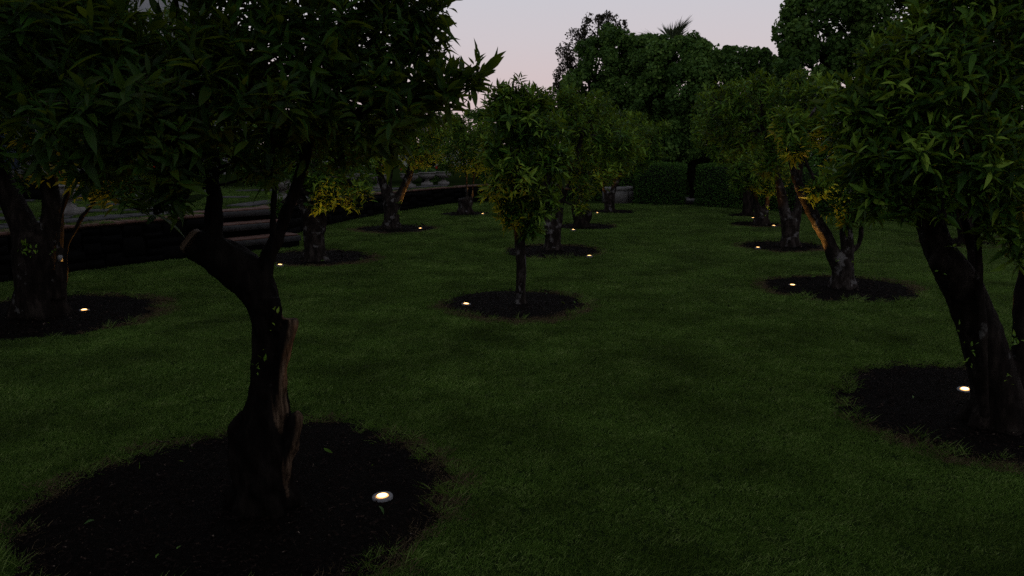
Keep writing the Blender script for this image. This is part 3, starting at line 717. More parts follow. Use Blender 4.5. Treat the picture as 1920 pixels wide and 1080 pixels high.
 'T12': dict(base=(1480, 464), label='stout forked orange tree with blotchy grey trunk at right', leaf=.116, dens=70, single=0, bark='bark', voxel=.017, amp=.011,
    stems=[[(1481, 470, 37, 0), (1481, 445, 33, 0), (1480, 420, 32, 0), (1470, 392, 18, 0), (1466, 365, 17, 0), (1458, 335, 14, 0), (1448, 290, 11, 0), (1430, 240, 8, 0)], [(1486, 432, 22, 0), (1494, 400, 16, 0), (1498, 370, 13, 0), (1500, 320, 12, 0), (1510, 260, 9, 0)]],
    lobes=[(1420, 215, 0, 76), (1350, 195, 0, 46), (1500, 205, 0, 72), (1345, 255, 0, 34), (1460, 285, -.25, 42), (1440, 320, -.25, 24), (1550, 235, .1, 56), (1390, 275, -.1, 34), (1425, 160, 0, 24), (1500, 155, 0, 20)]),
 'T13': dict(base=(1580, 543), label='orange tree at right with a long slanting limb lit orange', leaf=.114, dens=105, single=200, bark='bark', voxel=.013, amp=.008,
    stems=[[(1581, 552, 48, 0), (1580, 525, 41, 0), (1579, 500, 40, 0), (1562, 475, 28, -.02), (1552, 450, 25, -.03), (1532, 415, 22, -.04), (1510, 375, 20, -.05), (1492, 335, 17, -.06), (1484, 300, 13, -.06), (1480, 250, 10, -.05)],
           [(1588, 515, 28, 0), (1589, 470, 25, 0), (1586, 430, 25, 0), (1582, 390, 23, 0), (1590, 330, 18, .05), (1600, 260, 13, .05)], [(1596, 470, 14, 0), (1608, 462, 9, 0), (1614, 440, 8, 0), (1616, 415, 7, 0), (1630, 370, 5, 0)]],
    lobes=[(1490, 285, -.3, 34), (1478, 240, -.2, 40), (1560, 255, .1, 62), (1625, 245, 0, 72), (1570, 345, -.1, 44), (1650, 320, -.1, 60), (1590, 395, -.2, 30), (1535, 360, -.2, 24), (1620, 385, -.2, 26), (1500, 260, .1, 40), (1540, 180, .1, 30), (1640, 400, -.15, 18)]),
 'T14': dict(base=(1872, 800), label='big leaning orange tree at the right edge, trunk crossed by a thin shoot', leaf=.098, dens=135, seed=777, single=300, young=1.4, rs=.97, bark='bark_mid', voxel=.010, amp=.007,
    stems=[[(1872, 812, 118, 0), (1872, 775, 102, 0), (1868, 730, 92, 0), (1855, 680, 84, 0), (1836, 620, 76, 0), (1816, 565, 74, 0), (1792, 518, 72, -.02), (1764, 474, 56, -.03), (1748, 430, 52, -.04), (1730, 385, 46, -.04), (1715, 320, 36, -.02), (1700, 240, 26, 0)],
           [(1768, 500, 40, -.08), (1762, 488, 44, -.1), (1760, 478, 26, -.08)],
           [(1888, 790, 56, .05), (1884, 700, 48, .05), (1866, 630, 38, .05), (1846, 575, 30, .03), (1822, 525, 34, 0)],
           [(1846, 780, 16, -.14), (1845, 700, 15, -.16), (1843, 620, 16, -.16), (1838, 560, 17, -.15), (1836, 500, 14, -.15), (1832, 440, 13, -.15), (1830, 370, 12, -.15), (1845, 280, 10, -.15)],
           [(1905, 790, 60, .1), (1912, 700, 40, .1), (1914, 620, 32, .1), (1916, 560, 28, .1), (1922, 520, 24, .1), (1935, 430, 22, .1), (1945, 300, 18, .1)],
           [(1815, 540, 30, .02), (1824, 490, 20, .08), (1815, 440, 18, .1), (1800, 380, 15, .1), (1790, 290, 11, .1)]],
    lobes=[(1790, 140, -.1, 120), (1890, 110, 0, 150), (1700, 210, -.05, 95), (1635, 205, -.05, 52), (1680, 295, -.15, 80), (1790, 300, -.3, 90), (1900, 300, -.2, 110), (1625, 285, -.1, 46), (1740, 348, -.3, 30), (1895, 390, -.3, 44), (1595, 245, 0, 38), (1600, 325, 0, 32), (1590, 180, 0, 28), (1720, 90, 0, 72), (1650, 120, 0, 46),
           (1800, 20, 0, 90), (1900, -40, 0, 140), (1980, 200, 0, 160), (1640, 340, -.15, 34), (1830, 372, -.3, 26), (1675, 350, -.25, 24), (1715, 388, -.3, 13), (1688, 392, -.25, 11), (1850, 425, -.3, 15), (1900, 445, -.3, 17), (1765, 395, -.35, 12), (1640, 378, -.2, 12), (1905, 480, -.25, 10), (1990, 370, -.1, 100)]),
 'T15': dict(base=(1812, 459), label='orange tree far right, mostly hidden behind the leaning tree', leaf=.116, dens=62, single=0, bark='bark_mid', voxel=.02, amp=.010,
    stems=[[(1812, 463, 34, 0), (1812, 440, 30, 0), (1806, 415, 24, 0), (1800, 370, 16, 0)], [(1818, 440, 24, 0), (1830, 405, 18, 0), (1840, 360, 12, 0)]],
    lobes=[(1780, 340, 0, 62), (1850, 330, 0, 72), (1900, 350, 0, 50), (1720, 330, .1, 50), (1830, 270, 0, 60)]),
}
CENT = {}; ROOTS = {}
for ti, (nm, T) in enumerate(TREES.items()):
    base = G(*T['base']); Yb = base[1]; px2m = mpp(Yb)
    tree = thing('orange_tree', base, T['label'], 'tree', 'orange trees on the lawn')
    mb = MB(); ends = []
    def joints(s):
        P = np.array([at(a, b_, Yb + d) for a, b_, w_, d in s]); r_ = np.array([w_ / 2 * px2m for a, b_, w_, d in s])
        return P, r_
    for s in T['stems']:
        P, r_ = joints(s); tube(mb, P, r_, 14, 5)
        if s[-1][1] <= min(q_[-1][1] for q_ in T['stems']) + 75: ends.append((P[-1], r_[-1]))
    # root flare
    b0, rb = joints(T['stems'][0][:1])
    for k in range(6):
        a = k * 1.05 + ti; rr = rb[0]
        p0 = base + np.array([math.cos(a) * rr * .5, math.sin(a) * rr * .5, rr * .9]); p1 = base + np.array([math.cos(a) * rr * 1.12, math.sin(a) * rr * .9, .005]); p2 = base + np.array([math.cos(a) * rr * 1.15, math.sin(a) * rr * 1.15, -.03])
        tube(mb, [p0, p1, p2], [rr * .40, rr * .24, rr * .10], 8, 4)
    lobes = [(at(a, b_, Yb + d), r_ * px2m * T.get('rs', .86)) for a, b_, d, r_ in T['lobes']]
    wl = []
    for s in T.get('wood', []):
        P, r_ = joints(s); tube(mb, P, r_, 14, 5); wl.append(catmull(np.column_stack([P, r_]), 6))
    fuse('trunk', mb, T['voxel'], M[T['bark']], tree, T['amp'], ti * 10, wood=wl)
    if 'face' in T:
        a, b_, w_, d, nr = T['face']; c = at(a, b_, Yb + d); nr = unit(np.array([nr]))[0]
        u = unit(np.cross(nr, np.array([[0, 0, 1.]])))[0]; v = np.cross(nr, u); n = 20; rr = w_ / 2 * px2m
        ring = [c + nr * .006 + u * math.cos(x) * rr * (.80 + .1 * math.sin(3 * x)) + v * math.sin(x) * rr * .88 for x in np.arange(n) * 2 * math.pi / n]
        ring2 = [p - nr * .02 for p in ring]
        fb = MB(); fb.add(np.array(ring + ring2 + [c + nr * .006]), q=[(i, n + i, n + (i + 1) % n, (i + 1) % n) for i in range(n)], t=[(i, (i + 1) % n, 2 * n) for i in range(n)])
        o = fb.obj('sawn_face', M['wood_face'], tree); o['label'] = 'pale sawn end of the bent limb'
    # boughs from the limbs to each mass of leaves
    bb = MB(); E = np.array([e[0] for e in ends])
    for c, r_ in lobes:
        k = np.argmin(np.linalg.norm(E - c, axis=1) + (E[:, 2] > c[2] + .3) * .5); e, er = ends[k]
        L_ = np.linalg.norm(c - e)
        mid = (e + c) / 2 + rng.normal(0, .06, 3) * L_ + np.array([0, 0, -.06 * L_])
        tube(bb, [e, mid, c], [max(er * .8, .007), max(er * .55, .006), .005], 6, 4)
        for _ in range(5):
            d = unit(rng.normal(0, 1, (1, 3)) + np.array([[0, 0, .3]]))[0]
            tube(bb, [c - d * .02, c + d * r_ * .4 + rng.normal(0, .02, 3), c + d * r_ * .8], [.006, .0045, .003], 5, 3)
    bb.obj('boughs', M[T['bark']], tree, True)
    lv, P, A, Cn = shoots(lobes, base, T['dens'], T['leaf'], T.get('seed', 40 + ti))
    lv['tint'] = np.clip(lv['tint'] * T.get('young', 1.5), 0, .92)  # per-tree leaf tone; low values put a crown's shade into its colour
    st = Cn + (P - Cn) * rng.uniform(.25, .5, (len(P), 1)); sel = rng.random(len(P)) < .7
    o = link('twigs', twig_mesh((st[sel], (P + A * .05)[sel]), .0032, .0016, 'twigs', M['twig']), tree); o['kind'] = 'stuff'
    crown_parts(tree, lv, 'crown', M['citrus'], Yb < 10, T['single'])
    CENT[nm] = (base, np.mean([l[0] for l in lobes], 0)); ROOTS[nm] = tree
    T['nleaf'] = len(lv['B'])
print('leaves', {k: v['nleaf'] for k, v in TREES.items()})

# unseen orange trees added beside and behind the camera to shade the foreground
def copy_tree(o, parent=None):
    c = o.copy(); sc.collection.objects.link(c); c.parent = parent
    for ch in list(o.children):
        if not ch.name.startswith('leaf'): copy_tree(ch, c)
    return c
for (x, y, rz, lab) in ((-3.2, .9, 1.1, 'added orange tree just left of the viewpoint, unseen, for its shade'), (-1.0, -2.4, 2.6, 'added orange tree behind the viewpoint, unseen, for its shade'), (2.4, -1.5, 4.0, 'added orange tree behind and right of the viewpoint, unseen, for its shade')):
    c = copy_tree(ROOTS['T2']); c.location = (x, y, 0); c.rotation_euler = (0, 0, rz); c['label'] = lab

# ------------------------------------------------------------------ in-ground uplights
LAMPLAB = {'T1': 'nearest round ground light with a grey ring, in the wide mulch bed', 'T2': 'lit ground light beside the thick tree at left', 'T3': 'lit ground light left of the tree by the steps',
 'T4': 'lit ground light right of the forked tree by the wall', 'T5': 'ground light by the sawn stump', 'T6': 'lit ground light left of the slim middle tree', 'T7': 'lit ground light in the bed behind the slim tree',
 'T8': 'lit ground light by the trunk with the burl', 'T9': 'ground light by the farthest tree', 'T10': 'lit ground light right of the small forked tree', 'T11': 'faint amber ground light at the hedge foot',
 'T12': 'lit ground light left of the stout blotchy tree', 'T13': 'lit ground light left of the tree with the orange limb', 'T14': 'lit ground light half hidden by the big leaning trunk'}
ring_mb = MB(); lathe(ring_mb, [(.047, -.03), (.047, .004), (.044, .0075), (.031, .0075), (.029, .003)], (0, 0, 0), 32, False); RING = ring_mb.mesh('ring', M['ring'], True)
lens_mb = MB(); lathe(lens_mb, [(.0300, .0035), (.0275, .0075), (.023, .0095)], (0, 0, 0), 28, True); LENS = lens_mb.mesh('lens', M['glow'], True)
core_mb = MB(); lathe(core_mb, [(.0225, .0100), (.012, .0115)], (0, 0, 0), 24, True); CORE = core_mb.mesh('lamp_core', M['bulb'], True)
for i, (nm, p) in enumerate(LAMPS.items()):
    g0 = G(*p, .024); base, cc = CENT[nm]
    u = thing('ground_light', g0, LAMPLAB[nm], 'ground light', 'lights set in the mulch beds')
    d = Vector((float(cc[0] - g0[0]), float(cc[1] - g0[1]), float(cc[2] - g0[2])))
    tilt = Vector((d.x, d.y, 0)).normalized()
    q = Vector((0, 0, 1)).rotation_difference((Vector((0, 0, 1)) + tilt * (.06 if nm != 'T14' else .15)).normalized())
    u.rotation_mode = 'QUATERNION'; u.rotation_quaternion = q
    for n_, me in (('ring', RING), ('lens', LENS), ('lamp_core', CORE)):
        o = bpy.data.objects.new(n_, me); sc.collection.objects.link(o); o.parent = u
    ld = bpy.data.lights.new('lamp_beam', 'SPOT'); ld.energy = LAMP_W * {'T1': .15, 'T2': 1.2, 'T14': .8, 'T11': .3, 'T13': 2.1, 'T3': 2.4, 'T9': 1.2, 'T4': 1.2, 'T6': .6, 'T7': .3, 'T8': .35, 'T12': .35, 'T10': .4}.get(nm, 1.0); ld.color = (1.0, .47, .09)
    ld.spot_size = R(74); ld.spot_blend = .5; ld.shadow_soft_size = .02
    lo = bpy.data.objects.new('lamp_beam', ld); sc.collection.objects.link(lo)
    lo.location = (g0[0], g0[1], g0[2] + .025)
    aim = Vector((float((cc[0] - g0[0]) * .18), float((cc[1] - g0[1]) * .18), float(cc[2] - g0[2])))
    if nm == 'T3': aim = Vector([float(v) for v in at(650, 362, base[1] - .38) - g0]); ld.spot_size = R(36)
    lo.rotation_mode = 'QUATERNION'; lo.rotation_quaternion = Vector((0, 0, -1)).rotation_difference(aim.normalized())
    lo.parent = u; lo.matrix_parent_inverse = (Matrix.Translation(u.location) @ q.to_matrix().to_4x4()).inverted()

# ------------------------------------------------------------------ trees beyond the lawn
def mass_leaves(lobes, size, lai, seed, wr=.85, bump=.30, up=.35, nsub=34):
    g = np.random.default_rng(seed); out = []
    C0 = np.array([l[0] for l in lobes]); R0 = np.array([l[1] for l in lobes])
    for c, r_ in lobes:
        d = unit(g.normal(0, 1, (nsub, 3)) + np.array([0, -.25, .2])); sb = c + d * (r_ * g.uniform(.55, .92, (nsub, 1))); sr = r_ * g.uniform(.6, 1.25, nsub) * bump
        n = int(lai * 4 * math.pi * r_ ** 2 / (size * size * wr * .55) / nsub)
        for k in range(nsub):
            dd = unit(g.normal(0, 1, (n, 3)) + d[k] * .35); f = 1 - .5 * g.random(n) ** 1.5
            p = sb[k] + dd * (sr[k] * f)[:, None]
            ins = np.zeros(n, bool)
            for j in range(len(lobes)): ins |= np.linalg.norm(p - C0[j], axis=1) < R0[j] * .62
            keep = ~ins; p, dd2 = p[keep], dd[keep]
            yng = np.full(len(p), g.random())
            out.append((p, dd2, yng))
    P = np.concatenate([o[0] for o in out]); dd = np.concatenate([o[1] for o in out]); yn = np.concatenate([o[2] for o in out]); n = len(P)
    Nn = unit(dd * .7 + np.array([0, 0, up]) + g.normal(0, .45, (n, 3)))
    D = unit(np.cross(Nn, g.normal(0, 1, (n, 3)))); D[:, 2] -= .35
    Ln = size * g.uniform(.65, 1.3, n)
    return dict(B=P - D * Ln[:, None] * .5, D=D, N=Nn, L=Ln, W=Ln * wr * g.uniform(.8, 1.1, n), curl=g.uniform(0, .3, n), fold=g.uniform(.0, .45, n), tint=np.clip(.12 + .45 * yn + g.normal(0, .17, n), 0, 1))
def big_tree(name, label, Y, basepx, lobes, size, lai, seed, mat, trunk_r=.16, wr=.85, group=None, bark='bark_dark', base_z=0.0, bump=.30, nsub=34):
    lb = [(at(a, b_, Y + d), r_ * mpp(Y)) for a, b_, d, r_ in lobes]
    bp = at(basepx, 300, Y); bp[2] = base_z
    tree = thing(name, bp, label, 'tree', group)
    mb = MB(); top = max(lb, key=lambda l: l[0][2])[0]; fork = bp * .55 + np.array([top[0], top[1], top[2]]) * .45; fork[:2] = bp[:2] * .8 + top[:2] * .2
    tube(mb, [bp - np.array([0, 0, .1]), bp + np.array([0, 0, .25]), (bp + fork) / 2 + rng.normal(0, .05, 3), fork], [trunk_r * 1.4, trunk_r * 1.1, trunk_r, trunk_r * .75], 12, 5, True, .03)
    for c, r_ in lb:
        mid = (fork + c) / 2 + np.array([0, 0, -.1]) + rng.normal(0, .1, 3)
        tube(mb, [fork - np.array([0, 0, .15]), mid, c], [trunk_r * .5, trunk_r * .32, .02], 7, 4)
        for _ in range(7):
            d = unit(rng.normal(0, 1, (1, 3)) + np.array([[0, 0, .3]]))[0]
            tube(mb, [c, c + d * r_ * .5 + rng.normal(0, .05, 3), c + d * r_ * .95], [.02, .014, .006], 5, 3)
    mb.obj('trunk', M[bark], tree, True)
    lv = mass_leaves(lb, size, lai, seed, wr, bump, nsub=nsub)
    crown_parts(tree, lv, 'crown', M[mat], None)
    return tree, len(lv['B'])
cnt = 0
GB = 'tall trees beyond the hedge'
for a in [
  ('broadleaf_tree', 'rounded dense green tree behind the hedge, left of the palm top', 25.5, 1145, [(1140, 112, 0, 60), (1105, 175, 0, 52), (1180, 165, 0, 62), (1130, 230, 0, 60), (1200, 110, .4, 44), (1190, 240, 0, 60), (1075, 225, .3, 30), (1168, 158, .3, 50), (1150, 190, .2, 48), (1178, 212, .3, 48), (1085, 190, .3, 36), (1110, 275, .4, 56), (1190, 270, .6, 50)], .108, 3.9, 1, 'lime', .16, .9, GB),
  ('broadleaf_tree', 'broad dense green tree with spiky top shoots, in front of the palm', 24.0, 1310, [(1245, 125, 0, 58), (1290, 110, .3, 46), (1210, 100, .6, 36), (1275, 160, .4, 60), (1270, 212, .3, 54), (1315, 125, .2, 56), (1370, 145, 0, 54), (1300, 190, -.3, 70), (1225, 190, -.2, 46), (1400, 190, 0, 46), (1260, 255, -.2, 56), (1360, 240, -.2, 62), (1420, 125, .2, 34), (1447, 140, .4, 30), (1437, 180, .4, 30), (1445, 230, .3, 40), (1240, 262, 1.2, 50), (1320, 262, 1.2, 54), (1400, 262, 1.0, 50)], .104, 3.9, 2, 'lime', .18, .9, GB),
  ('broadleaf_tree', 'tallest dark tree at upper right, rising out of the picture', 22.0, 1640, [(1570, 40, 0, 92), (1660, 30, 0, 110), (1530, 130, 0, 58), (1505, 65, .1, 36), (1620, 150, 0, 92), (1500, 170, .2, 46), (1492, 115, .15, 40), (1478, 195, .2, 40), (1505, 235, .2, 46), (1750, 70, 0, 120), (1860, 50, .2, 120), (1600, -70, .2, 110), (1750, -80, .2, 130), (1540, 210, -.1, 52), (1640, 250, 0, 80), (1930, 150, .3, 110), (1780, 200, .2, 110), (1490, 22, .1, 12), (1475, 30, .1, 9)], .120, 3.4, 3, 'lime', .24, .9, GB),
  ('small_leaf_tree', 'thin brownish small leaved tree at the edge of the open sky', 27.5, 1085, [(1085, 100, 0, 40), (1065, 150, 0, 32), (1115, 62, 0, 32), (1140, 44, 0, 20), (1050, 190, 0, 28), (1030, 205, 0, 22), (1095, 170, .2, 48), (1165, 55, 0, 15), (1122, 36, 0, 9), (1015, 225, 0, 24)], .085, .95, 4, 'brown_leaf', .10, .6, GB),
  ]:
    t_, n_ = big_tree(*a); cnt += n_
t_, n_ = big_tree('laurel_bush', 'dark bushes above the hedge at the far right behind the trunks', 20.0, 1660, [(1510, 300, 1.2, 40), (1570, 310, .8, 52), (1660, 320, .2, 66), (1760, 330, -.6, 80), (1870, 330, -1.2, 90), (1960, 330, -1.6, 90), (1450, 270, 2.2, 46)], .10, 2.4, 9, 'hedge', .10, .55)
t_['category'] = 'bush'; cnt += n_
GT = 'trees up on the terrace'
for a in [
  ('garden_tree', 'dark bushy tree on the terrace behind the forked tree', 24.5, 800, [(790, 265, 0, 52), (840, 255, 0, 40), (745, 270, 0, 48), (800, 305, -.2, 36), (700, 262, 0, 46)], .11, 2.2, 11, 'lime', .12, .6, GT, 'bark_dark', .45),
  ('garden_tree', 'low rounded tree at the far end of the terrace', 27.5, 900, [(880, 240, 0, 36), (925, 235, 0, 38), (970, 240, 0, 40), (900, 280, 0, 40), (960, 285, 0, 44), (1020, 260, .2, 44)], .11, 2.2, 12, 'lime', .12, .6, GT, 'bark_dark', .2),
  ('garden_tree', 'dark tree on the terrace behind the nearest crown', 22.0, 560, [(560, 235, 0, 74), (620, 255, 0, 56), (490, 250, 0, 66), (560, 290, 0, 52), (430, 230, .3, 60), (410, 295, .2, 56), (340, 290, .3, 50), (480, 315, -.2, 36)], .12, 2.0, 13, 'lime', .13, .7, GT, 'bark_dark', .5),
  ('garden_tree', 'dark tree on the upper terrace at left, below the house', 21.0, 200, [(170, 215, 0, 84), (260, 225, 0, 80), (90, 215, 0, 84), (330, 235, .2, 60), (200, 270, -.2, 56), (20, 230, .2, 80)], .12, 2.0, 14, 'lime', .13, .7, GT, 'bark_dark', .9),
  ]:
    t_, n_ = big_tree(*a); cnt += n_
print('mass leaves', cnt)

# fan palm far behind, only its top showing over the trees
pb = at(1250, 300, 33.0); pb[2] = 0
palm = thing('palm_tree', pb, 'fan palm whose grey green top shows above the broad tree', 'palm tree')
ph = at(1262, 97, 33.0)[2]
mb = MB(); tube(mb, [pb, pb + np.array([.1, 0, ph * .5]), pb + np.array([0, 0, ph])], [.24, .19, .17], 12, 10, True, .06); mb.obj('trunk', M['palmbark'], palm)
g = np.random.default_rng(5)
for k in range(22):
    az = k * 2.4; el = R(g.uniform(12, 78)); d = np.array([math.cos(az) * math.cos(el), math.sin(az) * math.cos(el), math.sin(el)])
    c = pb + np.array([0, 0, ph]); tip = c + d * g.uniform(.45, .8)
    side = unit(np.cross(d, np.array([[0, 0, 1.]]) + 1e-3))[0]; nrm = np.cross(side, d)
    fb = MB(); tube(fb, [c, (c + tip) / 2, tip], [.018, .014, .010], 4, 2)
    nb = 22; an = np.linspace(-.75, .75, nb) + g.normal(0, .03, nb)
    Dd = np.outer(np.cos(an), d) + np.outer(np.sin(an), side); Ln = (.85 - .2 * np.abs(an)) * g.uniform(.8, 1.15, nb)
    V, T_, kk = leaf_geo(np.repeat(tip[None], nb, 0), Dd, np.repeat(nrm[None], nb, 0) + g.normal(0, .15, (nb, 3)), Ln, np.full(nb, .05), g.uniform(.05, .45, nb), np.full(nb, .5), False)
    link('frond', mesh_np('frond', np.concatenate([V]), T_, M['palm'], False, {'tint': np.repeat(g.random(nb), kk)}), palm)

# ------------------------------------------------------------------ clipped hedges
def hedge(label, pts, depth, h, seed, dens=2300, size=.042, group='clipped hedges round the lawn', zb=0.0):
    P = np.array([p[:2] for p in pts]); g = np.random.default_rng(seed)
    root = thing('hedge', (*P.mean(0), zb), label, 'hedge', group)
    core = MB(); B, Nn = [], []
    for i in range(len(P) - 1):
        a, b_ = P[i], P[i + 1]; u = b_ - a; l = np.linalg.norm(u); u = u / l; bk = np.array([-u[1], u[0]])
        if bk[1] < 0: bk = -bk
        cin = .05
        q = [a + u * cin + bk * cin, b_ - u * cin + bk * cin, b_ - u * cin + bk * (depth - cin), a + u * cin + bk * (depth - cin)]
        core.add([(*p, zb + z) for z in (.02, h - cin) for p in q], q=BOXQ)
        def face(n, f):
            p, nr = f(n); B.append(p); Nn.append(np.repeat(np.array([nr]), n, 0))
        n = int(l * h * dens); s, t_ = g.random(n), g.random(n)
        B.append(np.column_stack([a[0] + u[0] * s * l, a[1] + u[1] * s * l, zb + h * (1 - t_ ** 1.0 * .97)])); Nn.append(np.repeat([[-bk[0], -bk[1], 0]], n, 0))
        n = int(l * depth * dens); s, t_ = g.random(n), g.random(n) * depth
        B.append(np.column_stack([a[0] + u[0] * s * l + bk[0] * t_, a[1] + u[1] * s * l + bk[1] * t_, np.full(n, zb + h)])); Nn.append(np.repeat([[0, 0, 1.]], n, 0))
        for e, sg in ((a, -1), (b_, 1)):
            n = int(h * depth * dens); s, t_ = g.random(n) * depth, g.random(n)
            B.append(np.column_stack([e[0] + bk[0] * s, e[1] + bk[1] * s, zb + h * t_])); Nn.append(np.repeat([[u[0] * sg, u[1] * sg, 0]], n, 0))
    core.obj('dark_core', M['mortar'], root)  # solid dark box put in for the shaded inside of the hedge
    B = np.concatenate(B); Nn = np.concatenate(Nn); n = len(B)
    B = B + Nn * (Noise(4, 12, seed)(B) * .045 + g.normal(0, .022, n) - .01)[:, None] + Nn * ((g.random(n) < .04) * g.random(n) * .07)[:, None]
    N2 = unit(Nn * .6 + g.normal(0, .5, (n, 3)) + np.array([0, 0, .25])); D = unit(np.cross(N2, g.normal(0, 1, (n, 3))) + Nn * .5 + np.array([0, 0, .25]))
    Ln = size * g.uniform(.6, 1.4, n)
    crown_parts(root, dict(B=B, D=D, N=N2, L=Ln, W=Ln * .55, curl=g.uniform(0, .3, n), fold=g.uniform(.1, .5, n), tint=np.clip(.35 + .25 * Noise(2.5, 8, seed + 3)(B) + g.normal(0, .2, n), 0, 1)), 'foliage', M['hedge'], None)
H0 = at(1230, 308, 21.4)[2]
hedge('clipped green hedge left of the gravel gap, beside the stone blocks', [G(1192, 384), G(1279, 386)], 1.0, H0, 21)
hedge('long clipped hedge running right from the gravel gap', [G(1302, 387.5), G(1450, 397)], .9, H0 - .02, 22)
hedge('shaded hedge behind the trees at the far right', [G(1455, 398), G(1660, 416), G(1990, 438)], .9, 1.0, 23, 1500, .05)
hedge('second hedge behind, higher than the front ones, across the gap', [at(1180, 330, 25.0) * [1, 1, 0], at(1480, 330, 24.0) * [1, 1, 0]], .9, at(1330, 294, 25)[2], 24, 1800, .05)
hedge('dark hedge behind the far trees, left of the stone blocks', [np.array([-.9, 23.6, 0]), np.array([3.5, 22.75, 0])], .8, 1.15, 25, 1800, .05)

# ------------------------------------------------------------------ stone blocks and step at the back
def block(name, label, c, s, rz, mat, j=.006):
    o = thing(name, (c[0], c[1], c[2]), label, 'stone block', None)
    fm = np.array([[math.cos(rz), math.sin(rz), 0], [-math.sin(rz), math.cos(rz), 0], [0, 0, 1]])
    mb = MB(); rough_box(mb, (c[0], c[1], c[2] + s[2] / 2 - .03), (s[0], s[1], s[2] - .06), j, .01, fm); mb.obj('body', mat, o)
    mb = MB(); rough_box(mb, (c[0], c[1], c[2] + s[2] - .05), (s[0] + .006, s[1] + .006, .096), j * .5, .012, fm); mb.obj('cap', mat, o)
b0 = G(1155, 383); hb = at(1155, 352, b0[1])[2]
block('stone_block', 'wide grey stone block on the lawn edge beside the hedge', b0 + np.array([0, .3, 0]), (44 * mpp(b0[1]), .6, hb), .0, M['block'])
b1 = G(1183.5, 382.5)
block('stone_block', 'narrow grey stone pier to the right of the wide block', b1 + np.array([0, .42, 0]), (11 * mpp(b1[1]), .5, hb + .01), .0, M['block'])
c = G(1288, 383)
st = thing('stone_step', (c[0], c[1], 0), 'flat grey stone step in the hedge gap', 'step')
mb = MB(); rough_box(mb, (c[0], c[1] + .1, .045), (.62, .26, .09), .008, .012); mb.obj('slab', M['slab'], st)

# ------------------------------------------------------------------ stone urns with geraniums along the terrace edge
URNS = [(128, 404, 1.15, 'pale stone bowl urn on the terrace behind the thick left tree'), (318, 397, 1.2, 'stone urn left of the steps, half hidden by hanging leaves'), (530, 379, 1.15, 'stone urn at the top of the steps'),
        (667, 356, 1.05, 'stone bowl urn on the terrace left of the forked tree'), (711, 355, 1.0, 'stone urn behind the trunk of the forked tree'), (768, 353, 1.0, 'stone urn just right of the forked trunk'), (801, 349, 1.0, 'stone bowl urn second right of the forked trunk'),
        (832, 347, 1.0, 'farthest stone urn on the terrace, third right of the forked trunk')]
for i, (px, py, s, lab) in enumerate(URNS):
    z = .5
    for _ in range(3): p = G(px, py, z); z = terr_z(p[1])
    p[2] = z; g = np.random.default_rng(60 + i)
    u = thing('stone_urn', p, lab, 'urn', 'stone urns along the terrace')
    mb = MB(); rough_box(mb, (p[0], p[1], z + .045 * s), (.30 * s, .30 * s, .09 * s), .004, .012); mb.obj('plinth', M['urn'], u)
    mb = MB(); lathe(mb, [(.105 * s, .09 * s), (.10 * s, .115 * s), (.06 * s, .14 * s), (.055 * s, .17 * s), (.08 * s, .19 * s)], p, 20); mb.obj('foot', M['urn'], u, True)
    # ribbed bowl
    mb = MB(); n = 48; prof = [(.08, .19), (.15, .21), (.205, .26), (.225, .31), (.215, .345), (.235, .355), (.245, .37), (.24, .385), (.21, .385), (.20, .36)]
    V = []
    for k, (r_, zz) in enumerate(prof):
        a = np.arange(n) * 2 * math.pi / n; rib = 1 + (.045 * np.abs(np.sin(a * 8)) if 0 < k < 4 else 0)
        V.append(np.stack([p[0] + r_ * s * rib * np.cos(a), p[1] + r_ * s * rib * np.sin(a), np.full(n, z + zz * s)], 1))
    q = [(k * n + j, k * n + (j + 1) % n, (k + 1) * n + (j + 1) % n, (k + 1) * n + j) for k in range(len(prof) - 1) for j in range(n)]
    mb.add(np.concatenate(V), q=q); mb.obj('bowl', M['urn'], u, True)
    top = p + np.array([0, 0, .36 * s])
    pl = thing('geranium', top, lab.replace('pale ', '').replace('stone bowl urn', 'stone urn').replace('stone urn', 'red geranium in the urn', 1), 'flower', 'geraniums in the urns')
    m_ = 320; d = unit(g.normal(0, 1, (m_, 3)) + np.array([0, 0, .8])); B = top + d * (g.uniform(.08, .22, (m_, 1)) * s) * np.array([1, 1, .8]); Ln = g.uniform(.04, .07, m_)
    crown_parts(pl, dict(B=B, D=unit(d + g.normal(0, .6, (m_, 3))), N=unit(d + np.array([0, 0, .6])), L=Ln, W=Ln * .95, curl=g.uniform(0, .3, m_), fold=g.uniform(0, .4, m_), tint=g.random(m_) * .7), 'foliage', M['hedge'], False)
    for k in range(5):
        az, el = g.uniform(0, 6.28), g.uniform(.5, 1.3); c = top + np.array([math.cos(az) * math.cos(el), math.sin(az) * math.cos(el), math.sin(el)]) * .25 * s
        m_ = 22; d = unit(g.normal(0, 1, (m_, 3)))
        V, T_, kk = leaf_geo(c + d * .008, d, unit(g.normal(0, 1, (m_, 3))), np.full(m_, .032), np.full(m_, .03), np.full(m_, .1), np.full(m_, .2), False)
        link('flower_head', mesh_np('flower_head', V, T_, M['red'], False, {'tint': np.repeat(g.random(m_), kk)}), pl)

